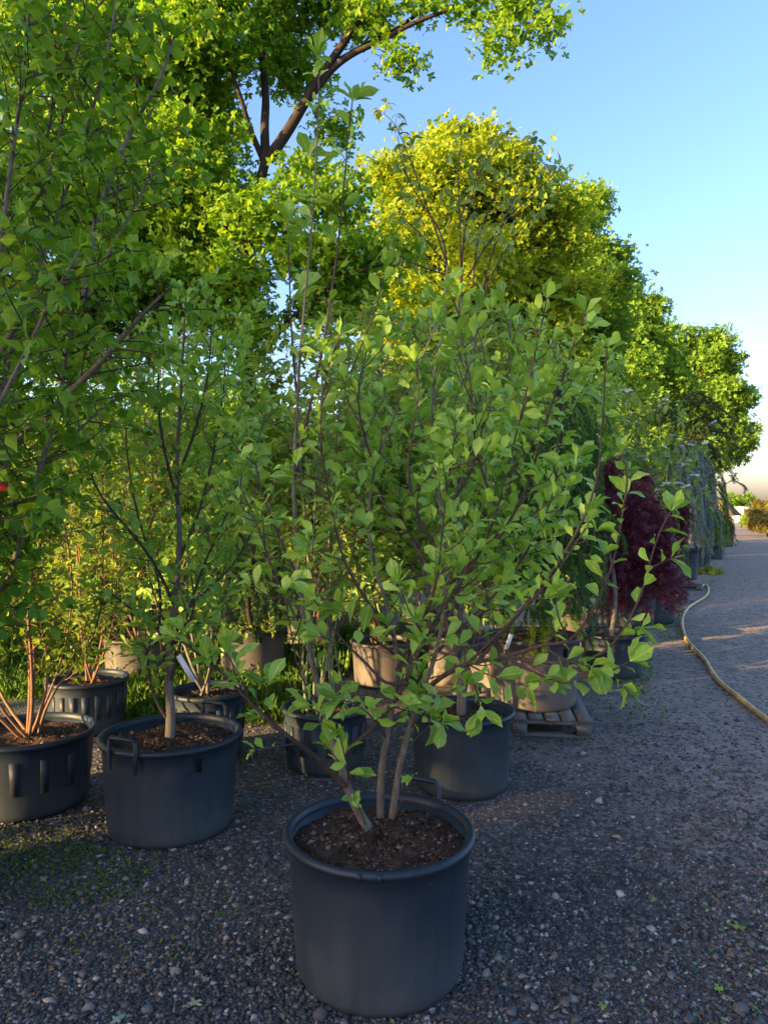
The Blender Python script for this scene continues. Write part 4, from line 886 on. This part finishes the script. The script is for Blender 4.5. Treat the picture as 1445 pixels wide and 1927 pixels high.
rng = np.random.default_rng(301); Y0 = 12.2; cO = px(497, 957, Y0); cO[2] = 0
root = thing('oak_tree', 'big dark oak behind the left row, one limb reaching out over the sky', 'tree', cO)
def L_(pts, a, b): return ([px(x, y, Y) for x, y, Y in pts], a, b)
limbs = [L_([(505, 300, 12.2), (545, 240, 12.1), (575, 190, 12), (612, 130, 11.9), (650, 75, 11.8), (690, 10, 11.7), (715, -80, 11.6)], .10, .04),
 L_([(585, 180, 12), (625, 130, 11.9), (665, 100, 11.8), (720, 74, 11.7), (780, 42, 11.6), (850, 16, 11.5), (920, -4, 11.4), (1000, -20, 11.3)], .06, .015),
 L_([(640, 112, 11.9), (700, 78, 12), (745, 55, 12), (780, 30, 12), (840, 0, 12)], .05, .02),
 L_([(500, 300, 12.2), (498, 240, 12.2), (500, 180, 12.3), (493, 100, 12.4), (488, 0, 12.5)], .085, .045),
 L_([(495, 300, 12.2), (470, 240, 12), (452, 180, 11.8), (425, 110, 11.6), (400, 70, 11.4)], .055, .02),
 L_([(478, 690, 12.2), (520, 630, 11.9), (560, 590, 11.6), (620, 540, 11.3), (690, 505, 11), (760, 490, 10.8)], .06, .015),
 L_([(465, 480, 12.2), (400, 400, 12.4), (330, 340, 12.6), (250, 300, 12.8)], .09, .03),
 L_([(880, 8, 11.5), (900, 40, 11.4), (925, 55, 11.4)], .015, .006), L_([(960, -10, 11.3), (1000, 15, 11.3), (1030, 35, 11.2)], .015, .006), L_([(720, 74, 11.7), (745, 100, 11.6), (755, 125, 11.5)], .014, .006)]
blobs = [blob(380, 60, 130, 120, 11.8, 1.3), blob(230, 130, 150, 150, 12.5, 1.5), blob(600, 20, 70, 45, 12.6, .6), blob(520, 70, 45, 45, 12.9, .5), blob(330, 300, 110, 120, 12.2, 1.2), blob(425, 400, 70, 70, 12.4, .8), blob(540, 470, 45, 40, 12, .5), blob(560, 330, 40, 28, 12, .4), blob(120, 350, 150, 160, 12.8, 1.5), blob(445, 530, 60, 55, 11.7, .5), blob(495, 410, 45, 50, 11.6, .4), blob(470, 620, 65, 50, 11.6, .5), blob(300, 450, 120, 110, 13, 1.2), blob(380, 560, 90, 70, 13, 1), blob(150, 620, 160, 90, 13.5, 1.2), blob(610, 375, 80, 40, 11.6, .6), blob(660, 480, 110, 45, 11.4, .7), 
 blob(690, 30, 42, 30, 11.8, .5), blob(800, 5, 60, 14, 11.7, .4), blob(905, 18, 42, 16, 11.4, .4), blob(985, 22, 36, 18, 11.3, .35), blob(930, 72, 18, 14, 11.4, .2), blob(752, 112, 20, 12, 11.6, .2), blob(1020, 40, 14, 10, 11.2, .15), blob(400, -120, 220, 100, 12, 1.6), blob(250, 520, 170, 90, 12.5, 1.2), blob(60, 60, 120, 120, 12.5, 1.3), blob(390, 190, 55, 80, 12.8, .7), blob(640, 560, 80, 50, 11.8, .6), blob(640, 230, 28, 30, 12.4, .3), blob(560, 130, 50, 40, 12.9, .4)]
print('oak', tree(root, rng, [px(480, 1100, Y0) * (1, 1, 0) + (0, 0, -.05), px(472, 800, Y0), px(462, 600, Y0), px(468, 450, Y0), px(495, 320, Y0), px(505, 285, Y0)], limbs, blobs, 760, 85, .12, SPRIG, 'oak', .25, .14, 'oakbark', 0, .25, 0))

rng = np.random.default_rng(302); Yy = 20.7; c = px(872, 957, Yy); c[2] = 0
root = thing('sunlit_tree', 'tall rounded tree glowing yellow-green in the sun behind the tall canes', 'tree', c)
print('yellow', tree(root, rng, [c, px(868, 800, Yy), px(876, 600, Yy), px(870, 430, Yy)], [], [blob(860, 340, 105, 85, Yy, 2), blob(790, 400, 80, 80, 20, 1.5), blob(930, 400, 110, 95, Yy, 2), blob(850, 520, 150, 110, 20, 2.2), blob(990, 470, 90, 90, 21.5, 1.8), blob(960, 580, 130, 90, 20.5, 2), blob(780, 610, 130, 80, 19.5, 1.8), blob(870, 690, 170, 70, 20, 2), blob(750, 330, 45, 35, 20, .6), blob(1000, 380, 50, 40, 21, .7), blob(875, 285, 55, 35, 20.5, .8), blob(830, 800, 180, 80, 19.5, 1.6)], 900, 80, .15, SPRIG, 'sun_gold', .34, .25, 'oakbark', 3, .3))
rng = np.random.default_rng(303); Yd = 29; c = px(1040, 957, Yd); c[2] = 0
root = thing('shaded_tree', 'broad dark green tree stepping down to the right of the sunlit one', 'tree', c)
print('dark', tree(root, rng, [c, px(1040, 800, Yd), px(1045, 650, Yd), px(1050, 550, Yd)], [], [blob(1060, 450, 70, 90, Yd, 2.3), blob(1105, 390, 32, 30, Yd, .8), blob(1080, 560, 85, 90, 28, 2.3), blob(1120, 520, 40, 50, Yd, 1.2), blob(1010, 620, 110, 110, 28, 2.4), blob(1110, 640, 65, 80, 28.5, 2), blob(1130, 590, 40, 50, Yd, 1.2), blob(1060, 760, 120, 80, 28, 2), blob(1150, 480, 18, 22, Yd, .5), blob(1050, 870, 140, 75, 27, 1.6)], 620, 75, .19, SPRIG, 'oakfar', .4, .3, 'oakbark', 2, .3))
rng = np.random.default_rng(304); Ye = 40; c = px(1195, 957, Ye); c[2] = 0
root = thing('shaded_tree', 'dark tree with knobbly top between the broad tree and the far one', 'tree', c)
tree(root, rng, [c, px(1195, 800, Ye), px(1195, 700, Ye)], [], [blob(1190, 610, 45, 50, Ye, 1.8), blob(1215, 580, 22, 20, Ye, .8), blob(1170, 690, 60, 70, 39, 2), blob(1225, 680, 50, 70, Ye, 2), blob(1200, 780, 90, 70, 39, 2), blob(1160, 560, 25, 30, Ye, .8), blob(1200, 880, 90, 65, 37, 1.6)], 420, 70, .23, SPRIG, 'oakfar', .45, .3, 'oakbark', 2, .3)
rng = np.random.default_rng(305); Yf = 52; c = px(1318, 957, Yf); c[2] = 0
root = thing('far_tree', 'far tree with one sunlit side whose branches reach the open sky by the track', 'tree', c)
tree(root, rng, [c, px(1318, 860, Yf), px(1310, 740, Yf)], [], [blob(1265, 640, 30, 42, Yf, 1.6), blob(1290, 700, 50, 60, Yf, 2), blob(1335, 670, 35, 45, Yf, 1.5), blob(1368, 690, 22, 35, Yf, 1), blob(1350, 750, 45, 50, Yf, 1.8), blob(1300, 790, 70, 60, Yf, 2), blob(1385, 800, 25, 35, Yf, 1), blob(1370, 850, 35, 30, Yf, 1), blob(1395, 760, 14, 16, Yf, .5), blob(1400, 830, 14, 16, Yf, .5), blob(1300, 890, 55, 50, 50, 1.5)], 450, 65, .24, SPRIG, 'oakfar', .42, .3, 'oakbark', 3, .3)
# sunlit field hedge beyond, seen through the leaves at the left
for k, (x, Y, rx, top_y, lab) in enumerate([(40, 17, 150, 720, 'yellow-green field bush at the far left behind the twiggy pots'), (250, 21, 130, 740, 'field bush behind the second magnolia glowing in the sun'), (430, 19, 110, 700, 'leafy field bush behind the tall grey pot'), (600, 24, 110, 780, 'field bush behind the long bare whips'), (740, 17, 100, 800, 'bush under the sunlit tree behind the canes')]):
    rng = np.random.default_rng(400 + k); c = px(x, 957, Y); c[2] = 0; root = thing('field_bush', lab, 'bush', c); yb = CY + EYE / Y * F
    tree(root, rng, [c, c + (0, 0, .6), c + (.1, 0, 1.1)], [], [blob(x, (top_y + yb) / 2, rx, (yb - top_y) / 2, Y, 1.4), blob(x + rx * .5, (top_y * .4 + yb * .6), rx * .6, (yb - top_y) * .35, Y - .5, 1)], 170, 80, .15, SPRIG3, 'oak', .4, .08, 'oakbark', 3, .2)
# bramble thicket of arching stems at the field edge
for k, (x, Y, wpx, hz, lab) in enumerate([(60, 8.6, 130, 1.9, 'sunlit tangle of brown bramble stems at the far left'), (330, 9.4, 120, 1.9, 'bramble tangle behind the second magnolia'), (560, 10.5, 110, 2.1, 'bramble tangle under the big oak')]):
    rng = np.random.default_rng(450 + k); c = px(x, 957, Y); c[2] = 0; root = thing('bramble_thicket', lab, 'bush', c); LV = Leaves(); tw = Bag()
    for j in range(60):
        b0 = c + np.array((rng.uniform(-1, 1) * wpx / F * Y, rng.uniform(-.5, .5), 0)); e = b0 + np.array((rng.normal() * .5, rng.normal() * .4, hz * rng.uniform(.45, 1.1))); P = curve_stem(rng, b0, e, 0, .09, 6); tw.add(*tube(P, (.009, .003), 5)); leaf_along(rng, LV, P, .085, .07, .25, 3)
        for Q in twigs_on(rng, P, .2, .45, .2, 1, .2, .9): tw.add(*tube(Q, (.004, .002), 4)); leaf_along(rng, LV, Q, .085, .06, .2, 3)
    tw.build('stems', M['redbark'], root, True, 'stuff'); place_leaves(root, LV, PE, M['twig_o'], M['twigf'], 0)
# hedge added out of view at left to shade front rows; gap admits sun
rng = np.random.default_rng(510); c = np.array((-17.0, 1.0, 0)); root = thing('added_shade_hedge', 'tall leafy screen added out of view at the left to shade the front rows', 'hedge', c)
C = []
for y in np.arange(-12.5, 9.6, .33):
    sun_gap = -5.0 < y < .6; base_z = (4.95 + .3 * math.sin(y * 2.3) + .25 * math.sin(y * 5.1)) if sun_gap else .3  # opening shaped so low sun reaches the middle pots
    for z in np.arange(base_z + .2, 8.5 + .5 * math.sin(y * 1.3), .42): C.append((c[0] + rng.uniform(-.9, .9), y + rng.uniform(-.2, .2), z))
    if sun_gap:
        for z in np.arange(.3, 1.6 + .3 * math.sin(y * 3.1), .42): C.append((c[0] + rng.uniform(-.6, .6), y + rng.uniform(-.2, .2), z))
C = np.array(C); per = 22; pos = np.repeat(C, per, 0) + rng.normal(size=(len(C) * per, 3)) * np.array((.3, .22, .2))
b = Bag(); b.add(*scatter(SPRIG3, pos, rng.normal(size=pos.shape), rng.normal(size=pos.shape), .34 * rng.uniform(.6, 1.2, len(pos)))); b.build('crown', M['oakfar'], root, False, 'stuff')
for k, y in enumerate(np.arange(-12, 9.6, 1.5)): obj('trunk', *tube(np.array([(-17, y, 0), (-17.05, y + .05, 3), (-16.95, y, 6.5)]), (.13, .05), 8), M['oakbark'], root, True)

# ================================================================== FAR END OF THE TRACK
def bushrow(x, Y, rx, top_y, lab, mat='oak', seed=0, name='far_bush', leaf=.35):
    rng = np.random.default_rng(seed); c = px(x, 957, Y); c[2] = 0; root = thing(name, lab, 'bush', c); yb = CY + EYE / Y * F - 2
    tree(root, rng, [c, c + (0, 0, .6), c + (.1, 0, 1.2)], [], [blob(x, (top_y + yb) / 2, rx, (yb - top_y) / 2, Y, 1.6), blob(x - rx * .4, top_y * .4 + yb * .6, rx * .6, (yb - top_y) * .35, Y - .6, 1)], 110, 60, leaf * .6, SPRIG3, mat, .2, .08, 'oakbark', 2, .2)
bushrow(1385, 104, 26, 928, 'sunlit yellow-green tree at the very end of the track', 'oak', 601, 'far_tree', .5)
bushrow(1366, 92, 12, 945, 'sunlit bush left of the white container', 'oak', 602)
bushrow(1440, 50, 17, 938, 'amber sunlit potted bush right of the track', 'amber', 603, 'nursery_bush', .3)
bushrow(1421, 57, 6, 962, 'dark clipped bush beside the white container', 'oakfar', 604, 'nursery_bush', .3)
bushrow(1445, 42, 14, 965, 'low bush at the right edge beyond the track', 'amber', 605, 'nursery_bush', .26)
for k in range(5):
    c = px(1428 + k * 9, 957, 52 - 2.5 * k); c[2] = 0
    r_ = thing('nursery_pot', ['pot farthest along the right side of the track', 'second far pot on the right of the track', 'middle far pot on the right of the track', 'fourth far pot on the right of the track', 'nearest far pot on the right of the track'][k], 'pot', c, 'far pots on the right'); make_pot(r_, c, .34, .5, 'pot', seed=50 + k, detail=0)
cc = px(1402, 980, 80); cc[2] = 0; root = thing('container', 'white shipping container closing the end of the track', 'container', cc)
b = Bag(); b.add(*box(cc + (0, 1.5, .88), 1.25, 3, 1.66)); b.build('body', M['whitemetal'], root)
for k in range(7): obj('corrugation', *box(cc + (-.54 + k * .18, -.02, .88), .08, .05, 1.55), M['whitemetal'], root)
obj('roof_rail', *box(cc + (0, 1.5, 1.75), 1.3, 3.06, .08), M['whitemetal'], root)
for s in (-1, 1): obj('foot', *box(cc + (s * .5, .1, .025), .16, .2, .05), M['wire_dark'], root)
cc = px(1362, 957, 62); cc[2] = 0; root = thing('shelter', 'low brown sloping roof half hidden behind the far maples', 'shelter', cc)
V = np.array([(-1.1, -1, 1.0), (1.1, -1, 1.0), (1.1, 1, 1.0), (-1.1, 1, 1.0), (-.5, 0, 2.3), (.3, 0, 2.3)]) + cc
obj('roof', V, [(0, 1, 5), (0, 5, 4), (1, 2, 5), (2, 3, 4), (2, 4, 5), (3, 0, 4), (0, 3, 2), (0, 2, 1)], M['thatch'], root)
for sx in (-1, 1):
    for sy in (-.85, .85): obj('post', *box(cc + (sx, sy, .5), .1, .1, 1.0), M['pallet'], root)

# ================================================================== HOSE
P = smooth_line([grd(x, y, .026) for x, y in [(1318, 1106), (1327, 1100), (1333, 1108), (1328, 1122), (1300, 1140), (1287, 1155), (1283, 1175), (1290, 1200), (1303, 1218), (1325, 1240), (1340, 1265), (1358, 1287), (1390, 1312), (1420, 1337), (1450, 1358), (1500, 1385)]], 4)
h = obj('hose', *tube(P, .022, 10), M['hose'], None, True); tag(h, 'long pale yellow water hose snaking along the edge of the track', 'hose')
P = smooth_line([grd(x, y, .03) for x, y in [(1362, 1004), (1370, 1010), (1380, 1015), (1386, 1021), (1378, 1026), (1362, 1027), (1352, 1026)]], 4)
h = obj('hose', *tube(P, .03, 8), M['hose'], None, True); tag(h, 'far loop of pale hose beside the last pots', 'hose')

# ================================================================== WEEDS, LITTER
rg = np.random.default_rng(7)
def tufts(cx, cy, rx, ry, N, h, seed):
    g = np.random.default_rng(seed); r = np.sqrt(g.uniform(size=N)); a = g.uniform(0, 6.28, N); p = np.array([grd(cx + rx * q * math.cos(t), cy + ry * q * math.sin(t)) for q, t in zip(r, a)])
    d = g.normal(size=(N, 3)) * .45 + np.array((0, 0, 1)); return p, d, g.normal(size=(N, 3)), h * g.uniform(.3, 1.2, N)
w = Bag(); NB = (KITE2[0] * np.array((.11, .8, 1)), KITE2[1])
for q in [(310, 1300, 110, 75, 2200, .20, 1), (270, 1350, 60, 25, 700, .10, 2), (510, 1300, 70, 60, 1800, .2, 3), (500, 1345, 60, 22, 900, .12, 4), (620, 1240, 60, 40, 900, .3, 5), (420, 1215, 300, 25, 3000, .35, 6), (100, 1230, 160, 30, 2500, .35, 7), (50, 1275, 170, 45, 3500, .14, 8), (330, 1250, 200, 50, 3000, .2, 9), (780, 1215, 140, 30, 1800, .2, 10)]:
    p, d, nn, s = tufts(*q); w.add(*scatter(NB, p, d, nn, s))
    k = len(p) // 2; pos2 = p[:k] + (d[:k] / np.linalg.norm(d[:k], axis=1, keepdims=True)) * s[:k, None] * rg.uniform(.4, 1, (k, 1)); w.add(*scatter(KITE2, pos2, rg.normal(size=(k, 3)) + (0, 0, .3), rg.normal(size=(k, 3)) * .5 + (0, 0, 1), .035 * rg.uniform(.6, 1.3, k)))
w.build('weeds', M['grass'], None, False, 'stuff'); bpy.data.objects['weeds']['label'] = 'bright green weeds and grass growing between the back pots'
# small weeds on the gravel at lower left and sparse grass by the track
w = Bag()
for q, nn_ in [((90, 1650, 190, 60), 900), ((60, 1600, 130, 40), 500), ((250, 1700, 200, 120), 300), ((400, 1480, 120, 60), 300), ((1210, 1330, 60, 40), 120), ((1190, 1240, 40, 70), 700), ((1260, 1150, 30, 60), 500), ((1340, 1060, 15, 40), 300)]:
    p, d, nn, s = tufts(*q, nn_, .03, int(q[0])); p[:, 2] += .004; w.add(*scatter(KITE, p, d * (1, 1, .5), nn * .5 + (0, 0, 1), .016 * rg.uniform(.5, 1.5, len(p)) * np.clip(p[:, 1] / 3.5, 1, 2)))
w.build('seedling_weeds', M['grass'], None, False, 'stuff'); bpy.data.objects['seedling_weeds']['label'] = 'tiny green seedlings sprinkled over the gravel'
N = 3200; yy = 1320 + 620 * rg.uniform(size=N) ** .9; xx = rg.uniform(-20, 1460, N); xx[:1100] = 1350 + rg.normal(size=1100) * 60 + (yy[:1100] - 1400) * .1
p = np.array([grd(x, y, .008) for x, y in zip(xx, yy)]); b = Bag(); b.add(*scatter(KITE, p, rg.normal(size=(N, 3)) * (1, 1, .2), rg.normal(size=(N, 3)) * .35 + (0, 0, 1), .007 + .021 * rg.uniform(size=N) ** 2.2)); b.build('leaf_litter', M['litter'], None, False, 'stuff'); bpy.data.objects['leaf_litter']['label'] = 'scraps of fallen leaves and moss over the gravel'
# fallen leaves one can pick out
def lobed(seed):
    g = np.random.default_rng(seed); k = 15; V = [(0, .05, .1)]; 
    for i in range(k): a = i / k * 6.283; r = .5 * (1 if i % 3 else 1.25) * g.uniform(.55, 1.05) * (.55 if i % 3 == 1 else 1); V.append((r * math.sin(a) * .6, r * math.cos(a), .06 * g.normal() + .25 * (r * math.sin(a)) ** 2))
    return np.array(V), np.array([(0, 1 + (i + 1) % k, 1 + i) for i in range(k)])
FL = [(470, 1808, .055, 'pale_leaf', 'pale ragged fallen leaf left of the nearest pot, with a broken edge'), (384, 1843, .05, 'pale_leaf', 'pale green fallen leaf beside two grey stones'), (366, 1888, .062, 'pale_leaf', 'largest pale fallen leaf near the bottom left'), (80, 1655, .06, 'pale_leaf', 'pale leaf lying in small weeds at lower left'), (222, 1918, .05, 'pale_leaf', 'pale leaf scrap cut by the bottom edge'), (1388, 1745, .07, 'lime_leaf', 'bright green crumpled leaf on gravel at the right'), (1396, 1550, .045, 'lime_leaf', 'bright folded green leaf lying upper right on gravel'), (1230, 1692, .05, 'lime_leaf', 'dark green curled leaf on open gravel'), (1437, 1785, .05, 'pale_leaf', 'pale green leaf scrap at the right edge'), (1350, 1860, .045, 'lime_leaf', 'narrow green leaf in the lower right corner'), (1440, 1758, .03, 'petal', 'pink petal at the right edge'), (1418, 1640, .022, 'petal', 'small coral petal among leaf scraps'), (1135, 1895, .05, 'lime_leaf', 'yellow-green leaf near the bottom right of the pot'), (1352, 1445, .06, 'lime_leaf', 'green leaf cluster on gravel below the hose')]
for k, (x, y, s, m, lab) in enumerate(FL):
    o = link('fallen_leaf' if m != 'petal' else 'fallen_petal', mk_mesh('fallen_leaf', *(lobed(k) if m != 'petal' else leaf_shape(PE, .3, .2)), M[m], True)); tag(o, lab, 'leaf' if m != 'petal' else 'petal'); o.location = Vector(grd(x, y, .014)); o.scale = (s, s, s); o.rotation_euler = (r2.uniform(-.25, .25), r2.uniform(-.25, .25), r2.uniform(0, 6.28))
o = link('red_flower', mk_mesh('red_flower', *fan(5, .3, 5.0), M['redflower'])); tag(o, 'single red flower at the left edge among dark leaves', 'flower'); o.location = Vector(px(3, 912, 2.9)); o.scale = (.05,) * 3; o.rotation_euler = (1.2, 0, 0)
print('objects', len(bpy.data.objects), 'tris', sum(len(m.polygons) for m in bpy.data.meshes))
